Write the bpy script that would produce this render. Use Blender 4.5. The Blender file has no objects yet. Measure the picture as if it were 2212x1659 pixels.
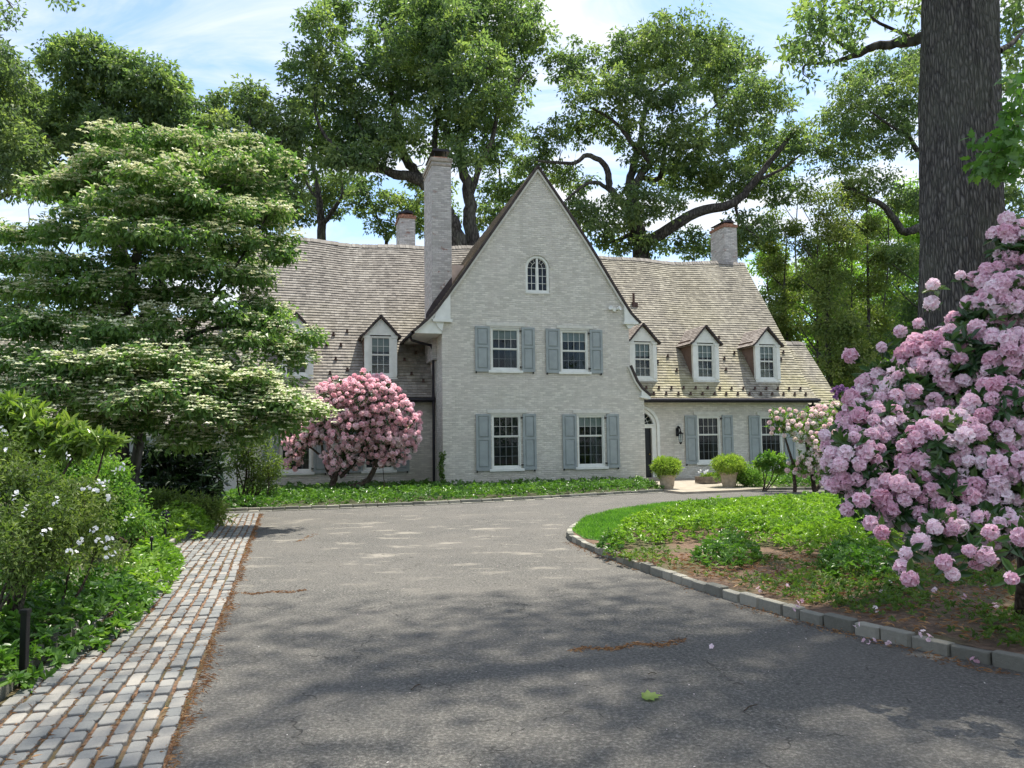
import bpy, math, random
import numpy as np
from mathutils import Vector, Matrix
from mathutils.geometry import tessellate_polygon
R = math.radians
random.seed(7)
rng = np.random.default_rng(11)
scene = bpy.context.scene

# ------------------------------------------------------------------ camera
TILT, ROLL, FP = 0.07482, 0.01348, 1660.0          # focal length in units of a 2212 px wide picture
CAM = np.array([0.0, 0.0, 1.6])
Fv = np.array([0, math.cos(TILT), math.sin(TILT)])
U0 = np.array([0, -math.sin(TILT), math.cos(TILT)])
R0 = np.array([1.0, 0, 0])
Rv = math.cos(ROLL) * R0 - math.sin(ROLL) * U0
Uv = math.cos(ROLL) * U0 + math.sin(ROLL) * R0
cam_data = bpy.data.cameras.new('camera')
cam = bpy.data.objects.new('camera', cam_data)
scene.collection.objects.link(cam)
cam_data.sensor_width = 36.0
cam_data.lens = 36.0 * FP / 2212.0
cam_data.clip_start = 0.05
cam_data.clip_end = 2000
M = Matrix.Identity(4)
for i in range(3):
    M[i][0] = Rv[i]; M[i][1] = Uv[i]; M[i][2] = -Fv[i]; M[i][3] = CAM[i]
cam.matrix_world = M
scene.camera = cam

# ------------------------------------------------------------------ light
TH = R(15.5)                                         # turn of the house front
s_h = (0.27, 0.20, 0.94)
SUN = Vector((s_h[0] * math.cos(TH) - s_h[1] * math.sin(TH), s_h[0] * math.sin(TH) + s_h[1] * math.cos(TH), s_h[2])).normalized()
sun_data = bpy.data.lights.new('sun', 'SUN')
sun_data.energy = 4.4
sun_data.angle = R(0.8)
sun_data.color = (1.0, 0.94, 0.82)
sun = bpy.data.objects.new('sun', sun_data)
scene.collection.objects.link(sun)
sun.rotation_euler = SUN.to_track_quat('Z', 'Y').to_euler()
sun.location = (0, 0, 60)

world = bpy.data.worlds.new("World")
scene.world = world
world.use_nodes = True
nt = world.node_tree
nt.nodes.clear()
def wn(t, **k):
    n = nt.nodes.new(t)
    for a, b in k.items(): setattr(n, a, b)
    return n
wout = wn('ShaderNodeOutputWorld'); bg = wn('ShaderNodeBackground'); bgc = wn('ShaderNodeBackground'); mixw = wn('ShaderNodeMixShader')
sky = wn('ShaderNodeTexSky', sky_type='NISHITA', sun_disc=False)
sky.sun_elevation = math.asin(SUN.z)
sky.sun_rotation = math.atan2(SUN.x, SUN.y)
sky.air_density = 1.0; sky.dust_density = 0.6; sky.ozone_density = 1.6
bg.inputs['Strength'].default_value = 0.15
bgc.inputs['Color'].default_value = (0.95, 0.97, 1.0, 1)
bgc.inputs['Strength'].default_value = 0.64
tc = wn('ShaderNodeTexCoord'); sep = wn('ShaderNodeSeparateXYZ')
nt.links.new(tc.outputs['Generated'], sep.inputs[0])
addz = wn('ShaderNodeMath', operation='ADD'); addz.inputs[1].default_value = 0.18
mx = wn('ShaderNodeMath', operation='MAXIMUM'); mx.inputs[1].default_value = 0.02
nt.links.new(sep.outputs['Z'], mx.inputs[0]); nt.links.new(mx.outputs[0], addz.inputs[0])
dx = wn('ShaderNodeMath', operation='DIVIDE'); dy = wn('ShaderNodeMath', operation='DIVIDE')
nt.links.new(sep.outputs['X'], dx.inputs[0]); nt.links.new(addz.outputs[0], dx.inputs[1])
nt.links.new(sep.outputs['Y'], dy.inputs[0]); nt.links.new(addz.outputs[0], dy.inputs[1])
cmb = wn('ShaderNodeCombineXYZ'); nt.links.new(dx.outputs[0], cmb.inputs[0]); nt.links.new(dy.outputs[0], cmb.inputs[1])
mp = wn('ShaderNodeMapping'); mp.inputs['Rotation'].default_value = (0, 0, R(35)); mp.inputs['Scale'].default_value = (1.0, 2.2, 1)
mp.inputs['Location'].default_value = (0.35, 0.2, 0)
nt.links.new(cmb.outputs[0], mp.inputs[0])
n1 = wn('ShaderNodeTexNoise'); n1.inputs['Scale'].default_value = 1.5; n1.inputs['Detail'].default_value = 7; n1.inputs['Roughness'].default_value = 0.62; n1.inputs['Distortion'].default_value = 0.7
nt.links.new(mp.outputs[0], n1.inputs['Vector'])
crw = wn('ShaderNodeValToRGB'); crw.color_ramp.elements[0].position = 0.39; crw.color_ramp.elements[1].position = 0.60
crw.color_ramp.elements[0].color = (0.10, 0.10, 0.10, 1); crw.color_ramp.elements[1].color = (0.95, 0.95, 0.95, 1)
nt.links.new(n1.outputs[0], crw.inputs[0])
mxs = wn('ShaderNodeMix', data_type='RGBA', blend_type='MULTIPLY'); mxs.inputs[0].default_value = 1.0; mxs.inputs[7].default_value = (0.88, 0.95, 1.04, 1); nt.links.new(sky.outputs[0], mxs.inputs[6]); nt.links.new(mxs.outputs[2], bg.inputs['Color'])
nt.links.new(crw.outputs[0], mixw.inputs[0]); nt.links.new(bg.outputs[0], mixw.inputs[1]); nt.links.new(bgc.outputs[0], mixw.inputs[2])
nt.links.new(mixw.outputs[0], wout.inputs['Surface'])

scene.view_settings.view_transform = 'Standard'
scene.view_settings.look = 'None'
scene.view_settings.exposure = 0.92
scene.view_settings.gamma = 1
scene.view_settings.use_curve_mapping = False
scene.cycles.max_bounces = 7
scene.cycles.transparent_max_bounces = 8
scene.cycles.diffuse_bounces = 3
scene.cycles.glossy_bounces = 3
scene.cycles.transmission_bounces = 4
scene.cycles.use_denoising = True
scene.cycles.denoising_prefilter = 'NONE'

# ------------------------------------------------------------------ helpers: picture -> place
def ray(px, py):
    d = Fv * FP + Rv * (px - 1106) - Uv * (py - 829.5)
    return d / np.linalg.norm(d)
def G(px, py, z=0.0):
    d = ray(px, py); return CAM + d * ((z - 1.6) / d[2])
def at(px, py, Y):
    d = ray(px, py); return CAM + d * (Y / d[1])
ORG = np.array([-2.3456, 25.7926, 0.0])
uu = np.array([math.cos(TH), math.sin(TH), 0]); vv_ = np.array([-math.sin(TH), math.cos(TH), 0])
def HP(u, v, z): return ORG + uu * u + vv_ * v + np.array([0, 0, z])
def W(px, py, v=0.0):
    d = ray(px, py); s = ((ORG - CAM) @ vv_ + v) / (d @ vv_); P = CAM + s * d
    return float((P - ORG) @ uu), float(P[2])

# ------------------------------------------------------------------ helpers: objects
def link(o, parent=None):
    scene.collection.objects.link(o)
    if parent is not None: o.parent = parent
    return o
def tag(o, label=None, cat=None, group=None, kind=None):
    if label: o['label'] = label
    if cat: o['category'] = cat
    if group: o['group'] = group
    if kind: o['kind'] = kind
    return o
def empty(name, loc=(0, 0, 0), rz=0.0, label=None, cat=None, group=None):
    o = bpy.data.objects.new(name, None); o.empty_display_size = 0.2
    o.location = tuple(float(c) for c in loc); o.rotation_euler = (0, 0, rz)
    link(o); return tag(o, label, cat, group)
def np_mesh(name, V, F, mats, parent=None, tint=None, smooth=False, uv=None, mi=None):
    """V (n,3), F (m,k) index array or list of arrays of equal k."""
    V = np.asarray(V, dtype=np.float32).reshape(-1, 3)
    if parent is not None and parent.type == 'EMPTY' and parent.get('_world'):
        V = V - np.array(parent.location, dtype=np.float32)
    me = bpy.data.meshes.new(name)
    Fs = F if isinstance(F, (list, tuple)) else [F]
    Fs = [np.asarray(f, dtype=np.int32) for f in Fs if len(f)]
    loops = np.concatenate([f.ravel() for f in Fs]); counts = np.concatenate([np.full(len(f), f.shape[1], dtype=np.int32) for f in Fs])
    me.vertices.add(len(V)); me.vertices.foreach_set('co', V.ravel())
    me.loops.add(len(loops)); me.loops.foreach_set('vertex_index', loops)
    me.polygons.add(len(counts))
    starts = np.zeros(len(counts), dtype=np.int32); starts[1:] = np.cumsum(counts)[:-1]
    me.polygons.foreach_set('loop_start', starts)
    try: me.polygons.foreach_set('loop_total', counts)
    except Exception: pass
    me.polygons.foreach_set('use_smooth', np.full(len(counts), bool(smooth)))
    if mi is not None: me.polygons.foreach_set('material_index', np.asarray(mi, dtype=np.int32))
    for m in (mats if isinstance(mats, (list, tuple)) else [mats]): me.materials.append(m)
    if tint is not None:
        a = me.attributes.new('tint', 'FLOAT', 'POINT'); a.data.foreach_set('value', np.asarray(tint, dtype=np.float32))
    if uv is not None:
        l = me.uv_layers.new(name='uv'); l.data.foreach_set('uv', np.asarray(uv, dtype=np.float32)[loops].ravel())
    me.update(calc_edges=True); me.validate(clean_customdata=False)
    o = bpy.data.objects.new(name, me); return link(o, parent)

class MB:
    """collects shapes and links them as one mesh object"""
    def __init__(self): self.v = []; self.f = []; self.m = []
    def add(self, vs, fs, mi=0):
        b = len(self.v); self.v += [tuple(map(float, p)) for p in vs]
        self.f += [tuple(b + i for i in q) for q in fs]; self.m += [mi] * len(fs)
    def box(self, x0, x1, y0, y1, z0, z1, mi=0):
        vs = [(x0,y0,z0),(x1,y0,z0),(x1,y1,z0),(x0,y1,z0),(x0,y0,z1),(x1,y0,z1),(x1,y1,z1),(x0,y1,z1)]
        self.add(vs, [(0,3,2,1),(4,5,6,7),(0,1,5,4),(1,2,6,5),(2,3,7,6),(3,0,4,7)], mi)
    def prism(self, pts, y0, y1, mi=0):
        """outline (x,z) extruded along y"""
        n = len(pts)
        vs = [(p[0], y0, p[1]) for p in pts] + [(p[0], y1, p[1]) for p in pts]
        fs = [(i, (i+1) % n, n + (i+1) % n, n + i) for i in range(n)]
        fs += [tuple(range(n-1, -1, -1)), tuple(range(n, 2*n))]
        self.add(vs, fs, mi)
    def prism_x(self, pts, x0, x1, mi=0):
        n = len(pts)
        vs = [(x0, p[0], p[1]) for p in pts] + [(x1, p[0], p[1]) for p in pts]
        fs = [(i, (i+1) % n, n + (i+1) % n, n + i) for i in range(n)]
        fs += [tuple(range(n-1, -1, -1)), tuple(range(n, 2*n))]
        self.add(vs, fs, mi)
    def lathe(self, prof, c=(0,0,0), n=24, mi=0):
        b = []; fs = []
        for r, z in prof:
            for k in range(n):
                a = 2*math.pi*k/n; b.append((c[0]+r*math.cos(a), c[1]+r*math.sin(a), c[2]+z))
        for i in range(len(prof)-1):
            for k in range(n):
                fs.append((i*n+k, i*n+(k+1)%n, (i+1)*n+(k+1)%n, (i+1)*n+k))
        fs.append(tuple(range(n-1,-1,-1))); fs.append(tuple((len(prof)-1)*n+k for k in range(n)))
        self.add(b, fs, mi)
    def tube(self, pts, rad, n=8, mi=0):
        V, F = tube_arrays(np.array(pts, float), np.broadcast_to(np.array(rad, float), (len(pts),)), n)
        self.add(V.tolist(), F.tolist(), mi)
    def build(self, name, mats, parent=None, smooth=False, bevel=0):
        me = bpy.data.meshes.new(name); me.from_pydata(self.v, [], self.f); 
        for m in (mats if isinstance(mats, (list, tuple)) else [mats]): me.materials.append(m)
        me.polygons.foreach_set('material_index', self.m)
        me.polygons.foreach_set('use_smooth', [smooth]*len(self.f))
        me.update()
        o = link(bpy.data.objects.new(name, me), parent)
        if bevel:
            b = o.modifiers.new('bevel', 'BEVEL'); b.width = bevel; b.segments = 2; b.limit_method = 'ANGLE'
        return o

def unit(a): return a / np.maximum(np.linalg.norm(a, axis=-1, keepdims=True), 1e-9)
def tube_arrays(P, rad, n=6):
    P = np.asarray(P, float); k = len(P)
    T = np.zeros_like(P); T[1:-1] = P[2:] - P[:-2]; T[0] = P[1]-P[0]; T[-1] = P[-1]-P[-2]; T = unit(T)
    ref = np.array([0.31, 0.22, 0.93]) if abs(T[0] @ np.array([0.31, .22, .93])) < 0.9 else np.array([1.0, 0, 0])
    A = unit(np.cross(T, ref)); B = np.cross(T, A)
    a = np.linspace(0, 2*np.pi, n, endpoint=False)
    V = P[:, None, :] + rad[:, None, None] * (np.cos(a)[None, :, None]*A[:, None, :] + np.sin(a)[None, :, None]*B[:, None, :])
    i = np.arange(k-1)[:, None]; j = np.arange(n)[None, :]; jn = (j+1) % n
    F = np.stack([i*n+j, i*n+jn, (i+1)*n+jn, (i+1)*n+j], -1).reshape(-1, 4)
    return V.reshape(-1, 3), F
class Tubes:
    def __init__(self): self.V = []; self.F = []; self.n = 0
    def add(self, P, rad, n=6):
        V, F = tube_arrays(P, rad, n); self.V.append(V); self.F.append(F + self.n); self.n += len(V)
    def build(self, name, mat, parent, smooth=True):
        return np_mesh(name, np.concatenate(self.V), np.concatenate(self.F), mat, parent, smooth=smooth)

# ------------------------------------------------------------------ materials
def newmat(name):
    m = bpy.data.materials.new(name); m.use_nodes = True; t = m.node_tree; t.nodes.clear()
    out = t.nodes.new('ShaderNodeOutputMaterial'); p = t.nodes.new('ShaderNodeBsdfPrincipled')
    t.links.new(p.outputs[0], out.inputs['Surface']); return m, t, p, out
def nd(t, typ, ins=None, **k):
    n = t.nodes.new(typ)
    for a, b in k.items(): setattr(n, a, b)
    for a, b in (ins or {}).items():
        if isinstance(b, bpy.types.NodeSocket): t.links.new(b, n.inputs[a])
        else: n.inputs[a].default_value = b
    return n
def ramp(t, fac, stops):
    n = t.nodes.new('ShaderNodeValToRGB'); e = n.color_ramp.elements
    while len(e) < len(stops): e.new(0.5)
    for i, (p, c) in enumerate(stops): e[i].position = p; e[i].color = (*c, 1) if len(c) == 3 else c
    t.links.new(fac, n.inputs[0]); return n.outputs[0]
def mixc(t, fac, a, b, blend='MIX'):
    n = t.nodes.new('ShaderNodeMix'); n.data_type = 'RGBA'; n.blend_type = blend
    for s, x in ((n.inputs[0], fac), (n.inputs[6], a), (n.inputs[7], b)):
        if isinstance(x, bpy.types.NodeSocket): t.links.new(x, s)
        elif isinstance(x, (int, float)): s.default_value = x
        else: s.default_value = (*x, 1)
    return n.outputs[2]
def math_(t, op, a, b=0.0):
    n = t.nodes.new('ShaderNodeMath'); n.operation = op
    for s, x in ((n.inputs[0], a), (n.inputs[1], b)):
        if isinstance(x, bpy.types.NodeSocket): t.links.new(x, s)
        else: s.default_value = x
    return n.outputs[0]
def bump(t, p, h, strength=0.5, dist=0.02):
    n = nd(t, 'ShaderNodeBump', {'Strength': strength, 'Distance': dist, 'Height': h}); t.links.new(n.outputs[0], p.inputs['Normal'])
def objco(t, scale=(1,1,1), rot=(0,0,0)):
    c = t.nodes.new('ShaderNodeTexCoord'); m = nd(t, 'ShaderNodeMapping', {'Vector': c.outputs['Object'], 'Scale': scale, 'Rotation': rot}); return m.outputs[0]
def noise(t, vec, scale, detail=4, rough=0.55, dist=0.0):
    return nd(t, 'ShaderNodeTexNoise', {'Vector': vec, 'Scale': scale, 'Detail': detail, 'Roughness': rough, 'Distortion': dist}).outputs[0]

def leaf_mat(name, c0, c1, c2, trans=0.35, rough=0.5, spec=0.35, clump=0.6, tcol=None):
    """three greens spread over the leaves by a per-leaf value and a slow noise"""
    m, t, p, out = newmat(name)
    at_ = nd(t, 'ShaderNodeAttribute', attribute_name='tint'); co = objco(t)
    nz = noise(t, co, clump, 2)
    f = math_(t, 'ADD', math_(t, 'MULTIPLY', at_.outputs['Fac'], 0.6), math_(t, 'MULTIPLY', math_(t, 'SUBTRACT', nz, 0.3), 1.0))
    col = ramp(t, f, [(0.15, c0), (0.5, c1), (0.9, c2)])
    t.links.new(col, p.inputs['Base Color']); p.inputs['Roughness'].default_value = rough; p.inputs['Specular IOR Level'].default_value = spec
    tr = nd(t, 'ShaderNodeBsdfTranslucent')
    tcm = mixc(t, 1.0, col, tcol or (1.5, 1.7, 0.7), 'MULTIPLY'); t.links.new(tcm, tr.inputs[0])
    ms = nd(t, 'ShaderNodeMixShader', {0: trans}); t.links.new(p.outputs[0], ms.inputs[1]); t.links.new(tr.outputs[0], ms.inputs[2])
    t.links.new(ms.outputs[0], out.inputs['Surface']); return m
def plain(name, col, rough=0.6, metal=0.0, var=0.12, scale=6.0, bmp=0.0, spec=0.4):
    m, t, p, out = newmat(name); co = objco(t); nz = noise(t, co, scale, 5)
    dark = tuple(c*(1-var*1.6) for c in col); lite = tuple(min(1, c*(1+var)) for c in col)
    t.links.new(ramp(t, nz, [(0.3, dark), (0.7, lite)]), p.inputs['Base Color'])
    p.inputs['Roughness'].default_value = rough; p.inputs['Metallic'].default_value = metal; p.inputs['Specular IOR Level'].default_value = spec
    if bmp: bump(t, p, noise(t, co, scale*6, 3), bmp, 0.01)
    return m

def brick_mat(name, worn=0.2, base=(0.50, 0.49, 0.455), foot_tint=True, con=0.45):
    m, t, p, out = newmat(name)
    tcn = t.nodes.new('ShaderNodeTexCoord'); sp = nd(t, 'ShaderNodeSeparateXYZ', {0: tcn.outputs['Object']})
    s = math_(t, 'ADD', sp.outputs[0], sp.outputs[1])
    cb = nd(t, 'ShaderNodeCombineXYZ', {0: s, 1: sp.outputs[2]})
    dis = noise(t, tcn.outputs['Object'], 5.0, 3)
    vec = nd(t, 'ShaderNodeVectorMath', {0: cb.outputs[0]}, operation='ADD')
    dd = nd(t, 'ShaderNodeCombineXYZ', {1: math_(t, 'MULTIPLY', math_(t, 'SUBTRACT', dis, 0.5), 0.035)}); t.links.new(dd.outputs[0], vec.inputs[1])
    b = nd(t, 'ShaderNodeTexBrick', {'Vector': vec.outputs[0], 'Scale': 1.0, 'Color1': (0.35, 0.35, 0.35, 1), 'Color2': (1, 1, 1, 1), 'Mortar': (0.30, 0.30, 0.30, 1),
        'Mortar Size': 0.007, 'Mortar Smooth': 0.6, 'Bias': 0.1, 'Brick Width': 0.215, 'Row Height': 0.072})
    streak = noise(t, nd(t, 'ShaderNodeMapping', {'Vector': cb.outputs[0], 'Scale': (4, 26, 1)}).outputs[0], 1.0, 5, 0.6)
    patch = noise(t, tcn.outputs['Object'], 0.7, 5, 0.6)
    fine = noise(t, tcn.outputs['Object'], 30, 3)
    c = mixc(t, con, base, mixc(t, 1.0, base, b.outputs['Color'], 'MULTIPLY'))
    run = noise(t, nd(t, 'ShaderNodeMapping', {'Vector': cb.outputs[0], 'Scale': (5, 0.5, 1)}).outputs[0], 1.0, 4, 0.6)
    c = mixc(t, math_(t, 'MULTIPLY', ramp(t, run, [(0.52, (0, 0, 0)), (0.72, (1, 1, 1))]), 0.35), c, tuple(x*y for x, y in zip(base, (.62, .60, .56))))
    c = mixc(t, math_(t, 'MULTIPLY', ramp(t, streak, [(0.42, (0, 0, 0)), (0.62, (1, 1, 1))]), 0.6), c, tuple(x*0.60 for x in base))
    c = mixc(t, math_(t, 'MULTIPLY', ramp(t, patch, [(0.42, (0, 0, 0)), (0.7, (1, 1, 1))]), 0.4), c, (base[0]*0.82, base[1]*0.78, base[2]*0.80))
    if foot_tint:   # patchy, darker yellowish tint towards the foot of the wall
        lo = ramp(t, sp.outputs[2], [(0.0, (1, 1, 1)), (0.9, (0, 0, 0))])
        c = mixc(t, math_(t, 'MULTIPLY', lo, ramp(t, patch, [(0.3, (0, 0, 0)), (0.6, (.5, .5, .5))])), c, (0.30, 0.27, 0.20))
    wear = math_(t, 'MULTIPLY', ramp(t, noise(t, nd(t, 'ShaderNodeMapping', {'Vector': tcn.outputs['Object'], 'Scale': (1, 1, 2)}).outputs[0], 2.2, 6, 0.7), [(0.70 - worn*0.4, (0, 0, 0)), (0.74 - worn*0.3, (1, 1, 1))]), 1.0 if worn > 0.1 else 0.25)
    c = mixc(t, wear, c, mixc(t, b.outputs['Color'], (0.20, 0.09, 0.06), (0.40, 0.30, 0.26)))
    t.links.new(c, p.inputs['Base Color']); p.inputs['Roughness'].default_value = 0.85; p.inputs['Specular IOR Level'].default_value = 0.2
    h = math_(t, 'ADD', math_(t, 'MULTIPLY', b.outputs['Fac'], -1.0), math_(t, 'ADD', math_(t, 'MULTIPLY', streak, 1.6), math_(t, 'MULTIPLY', fine, 0.5)))
    bump(t, p, h, 0.7, 0.02); return m
MAT = {}
MAT['brick'] = brick_mat('painted_brick', 0.06, (0.78, 0.75, 0.665), True, 0.5)
MAT['brick_chim'] = brick_mat('worn_chimney_brick', 0.27, (0.66, 0.63, 0.60), False, 0.8)
MAT['brick_red'] = plain('bare_brick', (0.30, 0.15, 0.10), 0.9, var=0.4, scale=14, bmp=0.4)

def shingle_mat(name, a, b, c, lich=0.34):
    m, t, p, out = newmat(name)
    at_ = nd(t, 'ShaderNodeAttribute', attribute_name='tint'); co = objco(t)
    grain = noise(t, nd(t, 'ShaderNodeMapping', {'Vector': co, 'Scale': (38, 5, 5)}).outputs[0], 1.0, 4)
    big = noise(t, co, 0.45, 4, 0.6); run = noise(t, nd(t, 'ShaderNodeMapping', {'Vector': co, 'Scale': (1.5, .25, .25)}).outputs[0], 1.0, 4, 0.6)
    f = math_(t, 'ADD', math_(t, 'MULTIPLY', at_.outputs['Fac'], 0.34), math_(t, 'ADD', math_(t, 'MULTIPLY', grain, 0.42), math_(t, 'MULTIPLY', math_(t, 'SUBTRACT', run, 0.5), 0.6)))
    col = ramp(t, f, [(0.12, a), (0.45, b), (0.85, c)])
    # lichen, stronger towards the foot of the slope
    sp = nd(t, 'ShaderNodeSeparateXYZ', {0: t.nodes['Texture Coordinate'].outputs['Object']})
    low = ramp(t, math_(t, 'DIVIDE', sp.outputs[2], 10.0), [(0.35, (1, 1, 1)), (0.75, (0.15, 0.15, 0.15))])
    lf = math_(t, 'MULTIPLY', math_(t, 'MULTIPLY', ramp(t, big, [(0.42, (0, 0, 0)), (0.62, (1, 1, 1))]), low), lich)
    col = mixc(t, lf, col, (0.50, 0.46, 0.20))
    t.links.new(col, p.inputs['Base Color']); p.inputs['Roughness'].default_value = 0.85; p.inputs['Specular IOR Level'].default_value = 0.25
    bump(t, p, grain, 0.5, 0.01); return m
MAT['shingle'] = shingle_mat('cedar_shingle', (0.17, 0.155, 0.13), (0.295, 0.27, 0.22), (0.48, 0.445, 0.36))
MAT['shingle_grey'] = shingle_mat('cedar_shingle_grey', (0.16, 0.145, 0.13), (0.285, 0.26, 0.23), (0.46, 0.43, 0.38), 0.15)
MAT['shingle_brown'] = shingle_mat('cedar_shingle_brown', (0.14, 0.095, 0.075), (0.23, 0.165, 0.13), (0.34, 0.26, 0.21), 0.0)
MAT['white'] = plain('white_paint', (0.74, 0.75, 0.70), 0.5, var=0.06, scale=5)
MAT['verge'] = plain('dark_verge', (0.055, 0.042, 0.04), 0.7, var=0.3)
MAT['flash'] = plain('dark_flashing', (0.05, 0.036, 0.038), 0.6, var=0.25)
MAT['screen'] = plain('bars_behind_screen', (0.22, 0.25, 0.26), 0.7, var=0.05)
MAT['trim'] = plain('wall_white_trim', (0.62, 0.61, 0.55), 0.7, var=0.08, scale=6)
MAT['shingle_dormer'] = shingle_mat('dormer_shingle', (0.17, 0.145, 0.13), (0.31, 0.275, 0.25), (0.50, 0.46, 0.42), 0.0)
MAT['stucco'] = plain('white_render', (0.62, 0.61, 0.57), 0.85, var=0.10, scale=3, bmp=0.5)
MAT['shutter'] = plain('blue_grey_paint', (0.30, 0.335, 0.335), 0.55, var=0.08, scale=4)
MAT['dark'] = plain('dark_bronze', (0.022, 0.020, 0.028), 0.4, 0.3, var=0.2)
MAT['iron'] = plain('black_iron', (0.012, 0.012, 0.015), 0.5, 0.4, var=0.2)
MAT['room'] = plain('dark_room', (0.008, 0.014, 0.028), 0.9, var=0.1)
MAT['blind'] = plain('pale_blind', (0.27, 0.31, 0.28), 0.9, var=0.05)
MAT['curtain'] = plain('grey_curtain', (0.09, 0.11, 0.12), 0.95, var=0.1)
MAT['copper'] = plain('aged_copper', (0.085, 0.05, 0.042), 0.55, 0.5, var=0.5, scale=9)
MAT['leadpink'] = plain('lead_flashing', (0.55, 0.47, 0.44), 0.7, var=0.12, scale=3)
MAT['stonecap'] = plain('chimney_stone', (0.36, 0.31, 0.26), 0.85, var=0.25, scale=8, bmp=0.4)
MAT['door'] = plain('black_door', (0.008, 0.010, 0.014), 0.35, var=0.1)
MAT['teak'] = plain('weathered_wood', (0.20, 0.16, 0.12), 0.8, var=0.25, scale=12)
MAT['pot'] = plain('buff_terracotta', (0.42, 0.34, 0.25), 0.85, var=0.18, scale=9, bmp=0.3)
MAT['soil'] = plain('soil', (0.085, 0.055, 0.036), 0.95, var=0.45, scale=8, bmp=0.8)
MAT['blacklamp'] = plain('black_lamp', (0.012, 0.012, 0.014), 0.35, 0.2, var=0.1)
def glass_mat():
    m, t, p, out = newmat('window_glass')
    fr = nd(t, 'ShaderNodeFresnel', {'IOR': 1.38}); gl = nd(t, 'ShaderNodeBsdfGlossy', {'Roughness': 0.02, 'Color': (0.9, 0.95, 1, 1)}); tr = nd(t, 'ShaderNodeBsdfTransparent', {'Color': (0.85, 0.9, 0.92, 1)})
    ms = nd(t, 'ShaderNodeMixShader'); t.links.new(fr.outputs[0], ms.inputs[0]); t.links.new(tr.outputs[0], ms.inputs[1]); t.links.new(gl.outputs[0], ms.inputs[2])
    t.links.new(ms.outputs[0], out.inputs['Surface']); return m
MAT['glass'] = glass_mat()
def bark_mat(name, c0, c1, sc=(9, 9, 1.6), strength=1.0, patch=0.35):
    m, t, p, out = newmat(name); co = objco(t, sc)
    v = nd(t, 'ShaderNodeTexVoronoi', {'Vector': co, 'Scale': 1.0, 'Randomness': 1.0}, feature='DISTANCE_TO_EDGE')
    n = noise(t, co, 2.0, 6, 0.65)
    h = math_(t, 'ADD', math_(t, 'MULTIPLY', ramp(t, v.outputs[0], [(0.0, (0, 0, 0)), (0.35, (1, 1, 1))]), 0.7), math_(t, 'MULTIPLY', n, 0.6))
    pz = noise(t, objco(t, (1, 1, .5)), 1.6, 6, 0.7); bc = mixc(t, math_(t, 'MULTIPLY', ramp(t, pz, [(0.48, (0, 0, 0)), (0.66, (1, 1, 1))]), patch), ramp(t, h, [(0.25, c0), (0.85, c1)]), (0.20, 0.21, 0.16))
    t.links.new(bc, p.inputs['Base Color']); p.inputs['Roughness'].default_value = 0.95; p.inputs['Specular IOR Level'].default_value = 0.15
    bump(t, p, h, strength, 0.06); return m
MAT['bark_big'] = bark_mat('ridged_oak_bark', (0.045, 0.043, 0.046), (0.20, 0.185, 0.175), (28, 28, 5.0))
MAT['bark'] = bark_mat('bark', (0.025, 0.022, 0.022), (0.10, 0.09, 0.085), (7, 7, 2), 0.6)
MAT['bark_brown'] = bark_mat('shrub_bark', (0.03, 0.02, 0.016), (0.12, 0.09, 0.07), (25, 25, 8), 0.6)
MAT['bark_grey'] = bark_mat('grey_bark', (0.10, 0.10, 0.10), (0.32, 0.31, 0.30), (9, 9, 3), 0.5)

MAT['oak'] = leaf_mat('oak_leaf', (0.070, 0.115, 0.068), (0.145, 0.205, 0.105), (0.32, 0.37, 0.155), 0.45, clump=0.5)
MAT['oak2'] = leaf_mat('oak_leaf_dark', (0.066, 0.115, 0.068), (0.145, 0.21, 0.105), (0.32, 0.375, 0.15), 0.5, clump=0.5)
MAT['bright_tree'] = leaf_mat('young_leaf', (0.10, 0.20, 0.04), (0.20, 0.33, 0.06), (0.36, 0.48, 0.10), 0.5, clump=0.3)
MAT['hemlock'] = leaf_mat('hemlock_needle', (0.06, 0.11, 0.035), (0.15, 0.20, 0.06), (0.29, 0.31, 0.10), 0.4, clump=0.4)
MAT['dogwood'] = leaf_mat('dogwood_leaf', (0.055, 0.12, 0.042), (0.12, 0.21, 0.068), (0.23, 0.32, 0.11), 0.42, 0.4, clump=0.8)
MAT['bract'] = leaf_mat('dogwood_bract', (0.50, 0.56, 0.34), (0.66, 0.68, 0.46), (0.78, 0.76, 0.60), 0.25, 0.5, clump=0.8, tcol=(1, 1, .8))
MAT['rhodo_leaf'] = leaf_mat('rhododendron_leaf', (0.020, 0.055, 0.020), (0.045, 0.10, 0.032), (0.12, 0.19, 0.05), 0.2, 0.28, 0.5, clump=2.0)
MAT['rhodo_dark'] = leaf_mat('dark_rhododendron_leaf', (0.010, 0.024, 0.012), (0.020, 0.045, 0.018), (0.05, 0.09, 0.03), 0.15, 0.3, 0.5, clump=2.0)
MAT['yellow_leaf'] = leaf_mat('yellow_green_leaf', (0.075, 0.14, 0.03), (0.15, 0.235, 0.05), (0.30, 0.36, 0.09), 0.35, 0.35, 0.5, clump=1.5)
MAT['azalea'] = leaf_mat('azalea_leaf', (0.06, 0.10, 0.03), (0.13, 0.19, 0.05), (0.27, 0.32, 0.10), 0.35, 0.5, clump=1.2)
MAT['box'] = leaf_mat('small_green_leaf', (0.07, 0.16, 0.03), (0.14, 0.26, 0.05), (0.28, 0.38, 0.09), 0.4, 0.45, clump=1.2)
MAT['boxwood'] = leaf_mat('boxwood_leaf', (0.12, 0.20, 0.03), (0.24, 0.34, 0.06), (0.46, 0.52, 0.13), 0.4, 0.45, clump=3)
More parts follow.
